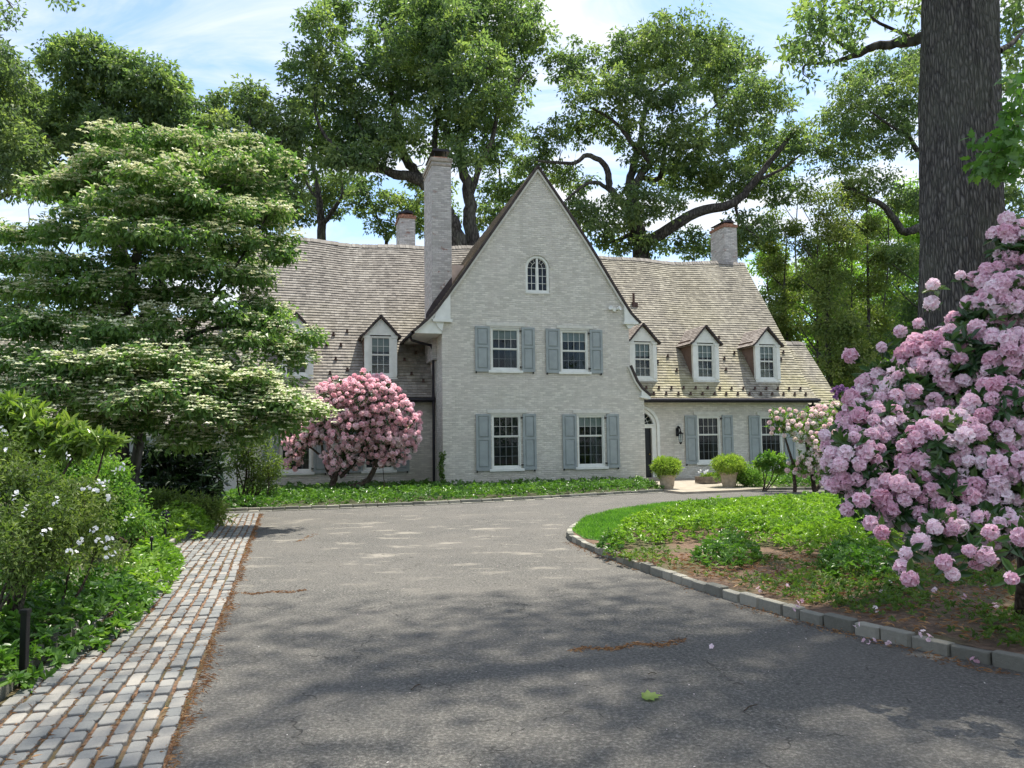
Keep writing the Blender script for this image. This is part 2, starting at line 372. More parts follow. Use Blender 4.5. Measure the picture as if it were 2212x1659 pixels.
MAT['pachy'] = leaf_mat('pachysandra_leaf', (0.04, 0.105, 0.022), (0.085, 0.185, 0.032), (0.19, 0.31, 0.055), 0.35, 0.35, 0.5, clump=1.0)
MAT['pachy_lit'] = leaf_mat('pachysandra_leaf_lit', (0.085, 0.18, 0.022), (0.17, 0.30, 0.035), (0.32, 0.45, 0.07), 0.35, 0.35, 0.5, clump=1.0)  # lighter, yellower copy of the pachysandra leaf, sunlight put into its colour
MAT['weed'] = leaf_mat('weed_leaf', (0.05, 0.10, 0.02), (0.10, 0.17, 0.035), (0.20, 0.25, 0.06), 0.35, 0.5, clump=1.5)
MAT['grass'] = leaf_mat('grass_blade', (0.06, 0.16, 0.02), (0.12, 0.27, 0.04), (0.21, 0.36, 0.07), 0.4, 0.5, clump=1.5)
MAT['maple'] = leaf_mat('maple_leaf', (0.05, 0.12, 0.03), (0.09, 0.19, 0.05), (0.16, 0.27, 0.07), 0.45, 0.4, clump=1.5)
MAT['petal'] = leaf_mat('pink_petal', (0.76, 0.49, 0.60), (0.90, 0.71, 0.79), (0.96, 0.89, 0.92), 0.35, 0.5, 0.2, clump=2.0, tcol=(1.1, .9, 1))
MAT['petal_mid'] = leaf_mat('salmon_pink_petal', (0.84, 0.58, 0.62), (0.94, 0.77, 0.79), (0.98, 0.92, 0.90), 0.48, 0.5, 0.2, clump=2.0, tcol=(1.1, .9, 1))
MAT['petal_pale'] = leaf_mat('pale_petal', (0.86, 0.66, 0.68), (0.94, 0.84, 0.82), (0.96, 0.95, 0.90), 0.35, 0.5, 0.2, clump=2.0, tcol=(1.1, .95, 1))
MAT['petal_purple'] = leaf_mat('purple_petal', (0.16, 0.08, 0.22), (0.25, 0.13, 0.32), (0.38, 0.24, 0.44), 0.3, 0.5, 0.2, clump=2.0, tcol=(1.1, .9, 1))
MAT['petal_white'] = leaf_mat('white_petal', (0.75, 0.77, 0.80), (0.85, 0.86, 0.88), (0.9, 0.9, 0.9), 0.3, 0.5, 0.2, clump=2.0, tcol=(1, 1, 1))
MAT['needle'] = leaf_mat('dry_needle', (0.20, 0.10, 0.05), (0.38, 0.20, 0.09), (0.55, 0.34, 0.17), 0.1, 0.8, clump=1.0, tcol=(1, 1, 1))

def asphalt_mat():
    m, t, p, out = newmat('worn_asphalt'); co = objco(t)
    agg = nd(t, 'ShaderNodeTexVoronoi', {'Vector': co, 'Scale': 95.0}); fine = noise(t, co, 42, 6, 0.85); mid = noise(t, co, 6, 5, 0.6); big = noise(t, co, 0.55, 5, 0.6)
    c = ramp(t, fine, [(0.30, (0.035, 0.035, 0.034)), (0.50, (0.106, 0.103, 0.096)), (0.68, (0.32, 0.305, 0.28))])
    c = mixc(t, math_(t, 'MULTIPLY', ramp(t, agg.outputs['Distance'], [(0.05, (1, 1, 1)), (0.28, (0, 0, 0))]), 0.5), c, agg.outputs['Color'], 'SOFT_LIGHT')
    c = mixc(t, ramp(t, big, [(0.38, (0, 0, 0)), (0.66, (.65, .65, .65))]), c, mixc(t, 0.55, c, (0.20, 0.185, 0.165)))
    # pale worn patches about half way to the house
    st = noise(t, nd(t, 'ShaderNodeMapping', {'Vector': co, 'Scale': (1.2, 2.2, 1)}).outputs[0], 1.0, 6, 0.62)
    sp = nd(t, 'ShaderNodeSeparateXYZ', {0: t.nodes['Texture Coordinate'].outputs['Object']})
    band = ramp(t, math_(t, 'DIVIDE', sp.outputs[1], 25.0), [(0.30, (0, 0, 0)), (0.44, (1, 1, 1)), (0.6, (1, 1, 1)), (0.75, (.3, .3, .3))])
    c = mixc(t, math_(t, 'MULTIPLY', math_(t, 'MULTIPLY', ramp(t, st, [(0.56, (0, 0, 0)), (0.66, (1, 1, 1))]), band), 0.6), c, (0.36, 0.33, 0.28))
    # fine dark cracks
    wv = nd(t, 'ShaderNodeVectorMath', {0: co}, operation='ADD'); nn = nd(t, 'ShaderNodeTexNoise', {'Vector': co, 'Scale': 2.0, 'Detail': 4}); t.links.new(nn.outputs['Color'], wv.inputs[1])
    cr = nd(t, 'ShaderNodeTexVoronoi', {'Vector': wv.outputs[0], 'Scale': 1.1}, feature='DISTANCE_TO_EDGE')
    crm = math_(t, 'MULTIPLY', ramp(t, cr.outputs[0], [(0.0, (1, 1, 1)), (0.013, (0, 0, 0))]), ramp(t, mid, [(0.50, (0, 0, 0)), (0.58, (1, 1, 1))]))
    c = mixc(t, math_(t, 'MULTIPLY', crm, 0.7), c, (0.03, 0.028, 0.026))
    t.links.new(c, p.inputs['Base Color']); p.inputs['Roughness'].default_value = 0.92; p.inputs['Specular IOR Level'].default_value = 0.25
    bump(t, p, math_(t, 'SUBTRACT', math_(t, 'ADD', fine, math_(t, 'MULTIPLY', agg.outputs['Distance'], 0.7)), crm), 0.9, 0.012); return m
MAT['asphalt'] = asphalt_mat()
def earth_mat(name, a, b, c):
    m, t, p, out = newmat(name); co = objco(t); n = noise(t, co, 14, 6, 0.7); g = noise(t, co, 1.3, 4)
    c_ = ramp(t, n, [(0.3, a), (0.5, b), (0.75, c)]); c_ = mixc(t, ramp(t, g, [(0.45, (0, 0, 0)), (0.62, (.7, .7, .7))]), c_, (0.07, 0.085, 0.03))
    t.links.new(c_, p.inputs['Base Color']); p.inputs['Roughness'].default_value = 0.95; bump(t, p, n, 1.0, 0.04); return m
MAT['earth'] = earth_mat('bare_earth', (0.05, 0.033, 0.024), (0.14, 0.085, 0.055), (0.28, 0.19, 0.13))
MAT['ground'] = earth_mat('woodland_floor', (0.03, 0.028, 0.018), (0.06, 0.06, 0.03), (0.10, 0.11, 0.05))
def stone_mat(name, a, b, c, bm=0.5):
    m, t, p, out = newmat(name); at_ = nd(t, 'ShaderNodeAttribute', attribute_name='tint'); co = objco(t)
    n = noise(t, co, 25, 6, 0.7); f = math_(t, 'ADD', math_(t, 'MULTIPLY', at_.outputs['Fac'], 0.7), math_(t, 'MULTIPLY', n, 0.45))
    t.links.new(ramp(t, f, [(0.1, a), (0.55, b), (1.0, c)]), p.inputs['Base Color']); p.inputs['Roughness'].default_value = 0.8
    bump(t, p, n, bm, 0.015); return m
MAT['cobble'] = stone_mat('granite_sett', (0.12, 0.128, 0.13), (0.20, 0.203, 0.198), (0.30, 0.28, 0.25))
MAT['kerb'] = stone_mat('granite_kerb', (0.10, 0.098, 0.08), (0.20, 0.195, 0.165), (0.36, 0.34, 0.285), 0.8)
MAT['joint'] = earth_mat('needle_filled_joint', (0.09, 0.05, 0.03), (0.20, 0.115, 0.07), (0.36, 0.22, 0.13))
MAT['flag'] = plain('stone_flag', (0.33, 0.29, 0.23), 0.8, var=0.15, scale=3, bmp=0.3)

# ------------------------------------------------------------------ ground, road, paving
def poly_obj(name, pts, z, mat, subdiv=None):
    tri = tessellate_polygon([[Vector((p[0], p[1], 0)) for p in pts]])
    o = np_mesh(name, [(p[0], p[1], z) for p in pts], np.array(tri), mat)
    # keep the faces up
    me = o.data
    if me.polygons[0].normal.z < 0: me.flip_normals()
    return tag(o, kind='structure')
np_mesh('ground', [(-400, -300, 0), (400, -300, 0), (400, 500, 0), (-400, 500, 0)], np.array([[0, 1, 2, 3]]), MAT['ground'])['kind'] = 'structure'
STR0 = np.array([-1.75, 3.96]); STR1 = np.array([-5.85, 17.85]); SD = (STR1-STR0)/np.linalg.norm(STR1-STR0); SN = np.array([-SD[1], SD[0]])  # SN points left
drv = [tuple(STR0 - SD*12), (30, -8), (30, 24.4), (9.64, 23.7), (6.2, 23.95), (4.61, 23.55), (1.8, 21.9), (-1.32, 20.26), (-4.2, 19.25), (-6.9, 18.5), tuple(STR1 + SD*0.3 + SN*0.9), tuple(STR1 + SD*0.3)]
poly_obj('driveway', drv, 0.004, MAT['asphalt'])

def catmull(P, n=8, closed=False):
    P = [np.array(p, float) for p in P]; out = []
    m = len(P)
    rngi = range(m) if closed else range(m-1)
    for i in rngi:
        p1 = P[i]; p2 = P[(i+1) % m]; p0 = P[i-1] if (closed or i > 0) else p1; p3 = P[(i+2) % m] if (closed or i+2 < m) else p2
        for k in range(n):
            s = k/n; out.append(0.5*((2*p1)+(-p0+p2)*s+(2*p0-5*p1+4*p2-p3)*s*s+(-p0+3*p1-3*p2+p3)*s**3))
    if not closed: out.append(P[-1])
    return np.array(out)
isl = [(4.6, 3.9), (3.95, 4.55), (3.41, 5.3), (3.04, 5.83), (2.42, 6.99), (1.85, 8.49), (1.35, 10.2), (0.98, 11.8), (0.86, 12.9), (1.10, 14.2), (1.81, 15.9), (3.31, 17.75), (5.2, 18.9), (8.01, 19.35), (12, 19.0), (17, 17), (20, 12), (17, 5), (10, 2.6), (6.5, 2.8)]
islc = catmull(isl, 8, True)
def offset(C, d):
    T = np.roll(C, -1, 0) - np.roll(C, 1, 0); N = unit(np.stack([T[:, 1], -T[:, 0]], 1)); return C - N*d
inner = offset(islc, -0.10)
if abs(np.abs(inner[:, 0]-8).max()) > abs(np.abs(islc[:, 0]-8).max()): inner = offset(islc, 0.10)
poly_obj('planting_bed', inner.tolist(), 0.088, MAT['earth'])
cc = islc.mean(0)
# lawn strip along the far side of the island
lawn_pts = [G(1236, 1158), G(1262, 1130), G(1330, 1112), G(1440, 1096), G(1640, 1083), G(1870, 1079), G(1980, 1082), G(1980, 1108), G(1700, 1112), G(1540, 1120), G(1420, 1140), G(1340, 1165), G(1300, 1182), G(1262, 1176)]
lawn = poly_obj('lawn', [(p[0], p[1]) for p in lawn_pts], 0.094, plain('lawn_soil', (0.07, 0.15, 0.03), 0.95, var=0.3, scale=6, bmp=0.5))

def stone_row(blocks, name, mat, kind='structure'):
    """blocks: (center xy, dir, length, width, z0, z1) -> one mesh of separate chamfered stones"""
    V = []; F = []; T = []; n = 0
    for (c, d, L, Wd, z0, z1, t) in blocks:
        d = np.array(d); s = np.array([-d[1], d[0]]); ch = 0.005 + 0.04*min(L, Wd)*random.random()
        rings = [(0.0, z0), (0.0, z1-ch), (ch*0.35, z1-ch*0.3), (ch*1.2, z1)]
        base = len(V)
        jj = [np.array([random.uniform(-1, 1)*0.05*L, random.uniform(-1, 1)*0.05*Wd]) for _ in range(8)]
        tl = [random.uniform(-1, 1)*0.003 for _ in range(4)]
        # outline with 8 points (corners cut)
        a = L/2; b = Wd/2; q = 0.16*min(L, Wd)
        out8 = [(-a+q, -b), (a-q, -b), (a, -b+q), (a, b-q), (a-q, b), (-a+q, b), (-a, b-q), (-a, -b+q)]
        for (ins, z) in rings:
            for k, (x, y) in enumerate(out8):
                x2 = x*(1-ins/a) + jj[k][0]*0.5; y2 = y*(1-ins/b) + jj[k][1]*0.5
                P = np.array(c) + d*x2 + s*y2
                V.append((P[0], P[1], z + (tl[k//2] if z > z0 else 0))); T.append(t)
        for r in range(3):
            for k in range(8):
                F.append((base+r*8+k, base+r*8+(k+1) % 8, base+(r+1)*8+(k+1) % 8, base+(r+1)*8+k))
        F.append(tuple(base+24+k for k in (0, 1, 4, 5))); F.append(tuple(base+24+k for k in (1, 2, 3, 4))); F.append(tuple(base+24+k for k in (5, 6, 7, 0)))
    o = np_mesh(name, V, np.array(F), mat, tint=T, smooth=False); o['kind'] = kind; return o
# kerb round the island
blocks = []; acc = 0; i0 = 0
C2 = catmull(isl, 40, True); seg = np.linalg.norm(np.roll(C2, -1, 0)-C2, axis=1); cum = np.concatenate([[0], np.cumsum(seg)])
pos = 0.0; tot = cum[-1]
def along(s):
    s %= tot; i = np.searchsorted(cum, s) - 1; i = max(i, 0); j = (i+1) % len(C2); f = (s-cum[i])/max(seg[i], 1e-6); return C2[i]*(1-f)+C2[j]*f
while pos < tot - 0.2:
    L = random.uniform(0.20, 0.34); a = along(pos); b = along(pos+L); d = (b-a)/np.linalg.norm(b-a); c = (a+b)/2
    nrm = np.array([-d[1], d[0]]); side = 1 if ((cc-c) @ nrm) > 0 else -1
    blocks.append((c + nrm*side*0.065, d, np.linalg.norm(b-a)-0.012, 0.105 + random.uniform(-.012, .008), -0.02, 0.10+random.uniform(-.014, .010), random.random())); pos += L
stone_row(blocks, 'kerb', MAT['kerb'])

# stone sett strip
NC = 10; PW = 0.112
np_mesh('sett_bedding', [(*(STR0-SD*3), .008), (*(STR1+SD*.25), .008), (*(STR1+SD*.25+SN*1.15), .008), (*(STR0-SD*3+SN*1.15), .008)], np.array([[3, 2, 1, 0]]), MAT['joint'])['kind'] = 'structure'
blocks = []
Ls = np.linalg.norm(STR1-STR0)
for k in range(NC):
    s = -3.0 + random.uniform(0, .15)
    w = PW
    while s < Ls + 0.1:
        L = random.uniform(0.14, 0.21); c = STR0 + SD*(s+L/2) + SN*(0.06 + k*w + random.uniform(-.006, .006) + 0.012*math.sin(s*0.9+k*.4))
        blocks.append((c, unit(SD + SN*random.uniform(-.03, .03)), L-0.014-random.uniform(0, .006), w-0.022-random.uniform(0, .008), 0.0, 0.030+random.uniform(-.006, .008), random.random())); s += L
stone_row(blocks, 'cobble_path', MAT['cobble'])
# raised kerb stones along the left bed
blocks = []; s = -1.0
while s < Ls - 1.5:
    L = random.uniform(0.22, 0.34)
    if not (5.2 < s < 5.9): blocks.append((STR0 + SD*(s+L/2) + SN*(1.20 + 0.02*math.sin(s)), SD, L-.014, 0.12, 0, 0.10+random.uniform(-.01, .01), random.random()))
    s += L
# edging of the bed in front of the house
edge = catmull([(-6.95, 18.52), (-4.2, 19.25), (-1.32, 20.30), (1.8, 21.95), (4.7, 23.6)], 30)
seg2 = np.linalg.norm(edge[1:]-edge[:-1], axis=1); cum2 = np.concatenate([[0], np.cumsum(seg2)])
def al2(s):
    i = min(np.searchsorted(cum2, s, side='right')-1, len(seg2)-1); f = (s-cum2[i])/seg2[i]; return edge[i]*(1-f)+edge[i+1]*f
pos = 0
while pos < cum2[-1]-.35:
    L = random.uniform(.26, .36); a = al2(pos); b = al2(pos+L); d = unit(b-a); blocks.append(((a+b)/2 + np.array([-d[1], d[0]])*.10, d, L-.012, .12, 0, .09+random.uniform(-.008, .008), random.random()))
    blocks.append(((a+b)/2 - np.array([-d[1], d[0]])*.06, d, L-.012, .15, 0, .022+random.uniform(-.004, .004), random.random())); pos += L
edge2 = [(6.6, 23.9), (9.6, 23.75), (14, 24.1), (20, 24.4)]
e2 = catmull(edge2, 12)
for i in range(len(e2)-1):
    d = unit(e2[i+1]-e2[i]); L = np.linalg.norm(e2[i+1]-e2[i])
    blocks.append(((e2[i]+e2[i+1])/2 + np.array([0, .10]), d, L-.012, .12, 0, .08, random.random()))
stone_row(blocks, 'edging_kerb', MAT['kerb'])
# entry landing and stepping slab
fl = [G(1430, 1063), G(1475, 1068), G(1600, 1063), G(1680, 1058), HP(12.6, 1.72, 0), HP(7.4, 1.72, 0), HP(7.4, -0.3, 0)]
V = [(p[0], p[1], 0.0) for p in fl] + [(p[0], p[1], 0.07) for p in fl]; n = len(fl)
mb = MB(); mb.add(V, [(i, (i+1) % n, n+(i+1) % n, n+i) for i in range(n)] + [tuple(range(n, 2*n))]); o = mb.build('landing_pavement', MAT['flag']); o['kind'] = 'structure'

# ------------------------------------------------------------------ the house
H = empty('brick_house', ORG, TH, 'white painted brick house with steep gable, dormers and weathered shingle roof', 'house')
GABLE = [(0, 0), (7.38, 0), (7.38, 3.28), (7.16, 3.62), (6.98, 3.92), (6.85, 4.25), (6.85, 6.16), (6.60, 6.52), (5.98, 7.50), (5.34, 8.52), (4.33, 10.0), (3.47, 11.22), (2.0, 9.10), (0.70, 7.22), (0.3, 6.66), (0.0, 6.24)]
WIN = {  # name: (u0,u1,z0,z1, cols,rows_top,rows_bot, blind, curtain, meet)
 'UL': (1.70, 2.73, 4.05, 5.53, 4, 2, 2, 0.48, 0.42, .52), 'UR': (4.24, 5.26, 4.03, 5.51, 4, 2, 2, 0.50, 0.35, .52),
 'LL': (1.70, 2.73, 0.68, 2.52, 4, 2, 3, 0.0, 0.25, .60), 'LR': (4.80, 5.83, 0.68, 2.50, 4, 2, 3, 0.42, 0.50, .60)}
RWIN = {'R1': (10.47, 11.47, 0.68, 2.50, 4, 2, 3, 0.0, 0.3, .60), 'R2': (13.30, 14.30, 0.64, 2.48, 4, 2, 3, 0.0, 0.3, .60)}
LWIN = {'L1': (-2.45, -1.42, 0.66, 2.48, 4, 2, 3, 0.0, 0.3, .60), 'L2': (-5.25, -4.22, 0.66, 2.48, 4, 2, 3, 0.0, 0.3, .60)}
def arch_pts(c, w, z0, zs, n=12, rz=None):
    """outline of an opening with a round head: centre c, half width w, foot z0, spring zs"""
    rz = rz or w; pts = [(c-w, z0), (c+w, z0), (c+w, zs)]
    pts += [(c + w*math.cos(a), zs + rz*math.sin(a)) for a in np.linspace(0, math.pi, n+1)[1:-1]] + [(c-w, zs)]
    return pts
AW = arch_pts(3.42, 0.44, 6.80, 7.70)
def wall_with_holes(mb, outer, holes, v, depth, mi=0):
    loops = [[Vector((p[0], p[1], 0)) for p in outer]] + [[Vector((p[0], p[1], 0)) for p in h] for h in holes]
    tri = tessellate_polygon(loops); allp = [p for l in loops for p in l]
    def ok(t):
        a, b, c = (allp[i] for i in t); return (b.x-a.x)*(c.y-a.y)-(c.x-a.x)*(b.y-a.y)
    mb.add([(p.x, v, p.y) for p in allp], [t if ok(t) > 0 else tuple(reversed(t)) for t in tri], mi)
    for h in holes:
        n = len(h); mb.add([(p[0], v, p[1]) for p in h] + [(p[0], v+depth, p[1]) for p in h], [(i, (i+1) % n, n+(i+1) % n, n+i) for i in range(n)], mi)
def rect(w): return [(w[0], w[2]), (w[1], w[2]), (w[1], w[3]), (w[0], w[3])]
mb = MB()
wall_with_holes(mb, GABLE, [rect(w) for w in WIN.values()] + [AW], 0.0, 0.16)
# side walls and back of the gable block
mb.add([(0, 0, 0), (0, 6, 0), (0, 6, 5.9), (0, 0, 5.9)], [(0, 3, 2, 1)])
mb.add([(7.38, 0, 0), (7.38, 1.74, 0), (7.38, 1.74, 3.28), (7.38, 0, 3.28)], [(0, 1, 2, 3)])
mb.add([(6.85, 0, 3.3), (6.85, 6, 3.3), (6.85, 6, 6.05), (6.85, 0, 6.05)], [(0, 1, 2, 3)])
gw = mb.build('gable_wall', MAT['brick'], H)
# wing walls
mb = MB()
door_hole = arch_pts(8.02, 0.68, 0.06, 2.12, 14)
wall_with_holes(mb, [(7.38, 0), (15.55, 0), (15.55, 3.3), (7.38, 3.3)], [rect(w) for w in RWIN.values()] + [door_hole], 1.75, 0.16)
mb.add([(15.55, 1.75, 0), (15.55, 10.8, 0), (15.55, 10.8, 3.3), (15.55, 6.3, 9.75), (15.55, 1.75, 3.3)], [(0, 1, 2, 3, 4)])
mb.add([(15.55, 10.8, 0), (-6.6, 10.8, 0), (-6.6, 10.8, 3.3), (15.55, 10.8, 3.3)], [(0, 1, 2, 3)])
mb.build('right_wall', MAT['brick'], H)
mb = MB()
wall_with_holes(mb, [(-6.6, 0), (-0.002, 0), (-0.002, 3.3), (-6.6, 3.3)], [rect(w) for w in LWIN.values()], 1.75, 0.16)
mb.add([(-6.6, 1.75, 0), (-6.6, 10.8, 0), (-6.6, 10.8, 3.3), (-6.6, 6.3, 9.75), (-6.6, 1.75, 3.3)], [(4, 3, 2, 1, 0)])
mb.build('left_wall', MAT['brick'], H)
mb = MB(); mb.box(-17, -6.62, 1.76, 8, 0, 2.35); mb.build('garage_wall', MAT['stucco'], H)
mb = MB(); mb.box(15.57, 17.15, 2.3, 6.5, 0, 3.2); mb.build('side_wall', MAT['brick'], H)

# shingled slopes: every shingle is its own tilted slat
def slope(name, prof, a0, a1, axis, parent, mat, expo=0.14, lip=0.030, side=1, w=(0.10, 0.20), sag=None, seed=1):
    """prof: points (s-coordinate, z); axis 'u': slope runs along u and prof is (v,z); axis 'v': runs along v and prof is (u,z)."""
    r = np.random.default_rng(seed); P = np.array(prof, float); d = np.linalg.norm(P[1:]-P[:-1], axis=1); cu = np.concatenate([[0], np.cumsum(d)]); T = cu[-1]
    def pt(s): return np.array([np.interp(s, cu, P[:, 0]), np.interp(s, cu, P[:, 1])])
    def nrm(s):
        a = pt(max(s-.05, 0)); b = pt(min(s+.05, T)); t = unit(b-a); n = np.array([-t[1], t[0]]); return n if n[1] > 0 else -n
    def to3(a, q): 
        z = q[1] - (sag(a, q[1]) if sag else 0)
        return (a, q[0], z) if axis == 'u' else (q[0], a, z)
    V = []; F = []; TT = []; UL = []; UF = []
    nC = max(1, int(round(T/expo))); ex = T/nC
    f0 = a0 if callable(a0) else (lambda z: a0); f1 = a1 if callable(a1) else (lambda z: a1)
    for c in range(nC):
        s0 = c*ex; s1 = min((c+1)*ex+.012, T); p0 = pt(s0); p1 = pt(s1); n0 = nrm(s0+1e-3); n1 = nrm(s1)
        lo, hi = f0(p0[1]), f1(p0[1]); lo1, hi1 = f0(p1[1]), f1(p1[1])
        if hi-lo < .02: continue
        edges = [lo]
        while edges[-1] < hi: edges.append(edges[-1] + r.uniform(*w))
        edges[-1] = hi
        if len(edges) > 2 and edges[-1]-edges[-2] < .03: edges.pop(-2)
        for k in range(len(edges)-1):
            A, B = edges[k]+.0015, edges[k+1]-.0015
            fa = (edges[k]-lo)/(hi-lo); fb = (edges[k+1]-lo)/(hi-lo)
            A1 = lo1+(hi1-lo1)*fa; B1 = lo1+(hi1-lo1)*fb
            l = lip*r.uniform(.85, 1.2); dr = r.uniform(-.004, .004)
            q0 = pt(max(s0+dr, 0)) if dr > 0 else p0 + (pt(.01)-pt(0))/.01*dr if c == 0 else pt(s0+dr)
            b = len(V); qa = q0 + n0*l; qb = p1 + n1*.003; qc = q0 - n0*.004
            V += [to3(A, qa), to3(B, qa), to3(B1, qb), to3(A1, qb), to3(A, qc), to3(B, qc)]
            F += [(b, b+1, b+2, b+3), (b+4, b+5, b+1, b)]; t = r.random(); TT += [t]*6
        # side closing of course ends
    V = np.array(V); 
    o = np_mesh(name, V, np.array(F), mat, parent, tint=TT)
    # thin deck under the shingles
    ss = np.linspace(0, T, max(12, nC//3)); VV = []; FF = []
    for s in ss:
        q = pt(s); n_ = nrm(s); 
        lo, hi = f0(q[1]), f1(q[1]); M_ = 24
        for k in range(M_+1): VV.append(to3(lo+(hi-lo)*k/M_, q-n_*.008))
    M_ = 25
    for i in range(len(ss)-1):
        for k in range(M_-1): FF.append((i*M_+k, i*M_+k+1, (i+1)*M_+k+1, (i+1)*M_+k))
    # under side
    nb = len(VV)
    for s in ss:
        q = pt(s); n_ = nrm(s); lo, hi = f0(q[1]), f1(q[1])
        for k in range(M_): VV.append(to3(lo+(hi-lo)*k/(M_-1), q-n_*.055))
    for i in range(len(ss)-1):
        for k in range(M_-1): FF.append((nb+i*M_+k, nb+i*M_+k+1, nb+(i+1)*M_+k+1, nb+(i+1)*M_+k))
        FF.append((i*M_, (i+1)*M_, nb+(i+1)*M_, nb+i*M_)); FF.append((i*M_+M_-1, (i+1)*M_+M_-1, nb+(i+1)*M_+M_-1, nb+i*M_+M_-1))
    for k in range(M_-1): FF.append((k, k+1, nb+k+1, nb+k))
    np_mesh('roof_deck', VV, np.array(FF), MAT['deck'], o)
    return o
MAT['deck'] = plain('dark_wood_deck', (0.06, 0.045, 0.038), 0.9, var=0.2)
MAIN = [(1.33, 3.19), (1.6, 3.42), (1.95, 3.82), (2.5, 4.58), (3.2, 5.55), (6.3, 9.95)]
def sagf(a, z):
    k = max(0, (z-6)/4.0)
    if a > 6: f = math.sin(math.pi*min(max((a-7.0)/8.7, 0), 1))*.17 + 0.04*math.sin(a*1.7)
    else: f = math.sin(math.pi*min(max((a+6.75)/9.0, 0), 1))*.16 - max(0, (-3-a))*.035 + 0.03*math.sin(a*1.9)
    return f*k
roofL = slope('left_roof', MAIN, -6.75, 2.9, 'u', H, MAT['shingle_grey'], sag=sagf, seed=3)
roofR = slope('right_roof', MAIN, 4.0, 15.72, 'u', H, MAT['shingle'], sag=sagf, seed=4)
BACK = [(11.2, 3.19), (6.3, 9.95)]
slope('rear_roof', BACK, -6.75, 15.72, 'u', H, MAT['shingle_grey'], expo=.5, w=(.8, 1.2), sag=sagf, seed=5)
GL = [(-0.98, 5.34), (-0.52, 5.74), (-0.26, 6.02), (0.07, 6.45), (0.72, 7.36), (3.47, 11.36)]
GR = [(7.30, 5.83), (6.94, 6.18), (6.62, 6.66), (6.0, 7.64), (5.36, 8.66), (4.35, 10.13), (3.47, 11.36)]
hip = lambda z: 6.3 if z < 9.9 else 6.3 - (z-9.9)/(11.36-9.9)*5.6
slope('gable_roof', GL, -0.10, hip, 'v', H, MAT['shingle_grey'], seed=6)
slope('gable_roof', GR, -0.10, hip, 'v', H, MAT['shingle_grey'], seed=7)
mb = MB(); mb.add([(3.47, .7, 11.34), (2.6, 6.3, 9.9), (4.4, 6.3, 9.9)], [(0, 1, 2)]); mb.build('roof_hip', MAT['shingle_grey'], H)
SK = [(7.62, 3.20), (7.30, 3.46), (7.10, 3.74), (6.86, 4.28)]
slope('skirt_roof', SK, -0.10, 1.6, 'v', H, MAT['shingle_grey'], seed=8)
LOW = [(1.40, 2.30), (1.8, 2.72), (5.3, 6.4)]
slope('garage_roof', LOW, -17, -6.62, 'u', H, MAT['shingle_grey'], seed=9)
mb = MB(); mb.add([(-17, 5.3, 6.38), (-6.62, 5.3, 6.38), (-6.62, 9, 2.3), (-17, 9, 2.3)], [(0, 1, 2, 3)]); mb.build('garage_rear_roof', MAT['shingle_grey'], H)
SIDE = [(1.95, 2.95), (2.3, 3.35), (4.3, 5.85)]
slope('side_roof', SIDE, 15.74, 17.35, 'u', H, MAT['shingle'], seed=10)
mb = MB(); mb.add([(15.6, 4.3, 5.84), (17.35, 4.3, 5.84), (17.35, 6.8, 3), (15.6, 6.8, 3)], [(0, 1, 2, 3)]); mb.add([(17.3, 2.1, 3.0), (17.3, 6.6, 3.0), (17.3, 4.3, 5.7)], [(0, 1, 2)]); mb.build('side_gable_wall', MAT['shingle_brown'], H)
# ridges: a row of ridge shingles following the sag
def ridge(name, a0, a1, v, z, axis='u', sag=None):
    V = []; F = []; T = []; a = a0; r = np.random.default_rng(5)
    while a < a1:
        L = r.uniform(.11, .16); lo, hi = a, min(a+L+.02, a1+.02); h = r.uniform(.018, .04)
        zz = z - (sag(a, z) if sag else 0)
        b = len(V)
        for x, hh in ((lo, h), (hi, h-.014)):
            for dv, dz in ((-.13, -.14), (0, .03), (.13, -.14)):
                V.append((x, v+dv, zz+dz+hh) if axis == 'u' else (v+dv, x, zz+dz+hh))
        F += [(b, b+3, b+4, b+1), (b+1, b+4, b+5, b+2), (b, b+1, b+4, b+3)]; T += [r.random()]*6; a += L
    np_mesh(name, V, np.array(F), MAT['shingle_grey'], H, tint=T)
ridge('ridge', -6.75, 2.7, 6.3, 9.96, sag=sagf); ridge('ridge', 4.2, 15.72, 6.3, 9.96, sag=sagf); ridge('ridge', 15.74, 17.35, 4.3, 5.88); ridge('ridge', -.1, .7, 3.47, 11.35, 'v')

# verge trim of the front gable: white board and dark drip edge following the slope
def strip_along(profile, v0, v1, off0, off1, name, mat, parent):
    P = np.array(profile, float); mb = MB(); n = len(P); N = []
    for i in range(n):
        a = P[max(i-1, 0)]; b = P[min(i+1, n-1)]; t = unit(b-a); m = np.array([-t[1], t[0]]); m = m if m[1] > 0 else -m; N.append(m)
    N = np.array(N); A = P + N*off0; B = P + N*off1
    for i in range(n-1):
        q = [A[i], A[i+1], B[i+1], B[i]]
        vs = [(x[0], v0, x[1]) for x in q] + [(x[0], v1, x[1]) for x in q]
        mb.add(vs, [(0, 1, 2, 3), (4, 7, 6, 5), (0, 4, 5, 1), (3, 2, 6, 7)] + ([(0, 3, 7, 4)] if i == 0 else []) + ([(1, 5, 6, 2)] if i == n-2 else []))
    return mb.build(name, mat, parent)
strip_along(GL, -.085, -.004, -.115, -.056, 'bargeboard', MAT['trim'], H)
strip_along(GR, -.085, -.004, -.115, -.056, 'bargeboard', MAT['trim'], H)
strip_along(SK, -.085, -.004, -.115, -.056, 'bargeboard', MAT['trim'], H)
strip_along(GL, -.125, -.102, -.035, .032, 'verge_edge', MAT['verge'], H)
strip_along(GR, -.125, -.102, -.035, .032, 'verge_edge', MAT['verge'], H)
strip_along(SK, -.125, -.102, -.035, .032, 'verge_edge', MAT['verge'], H)
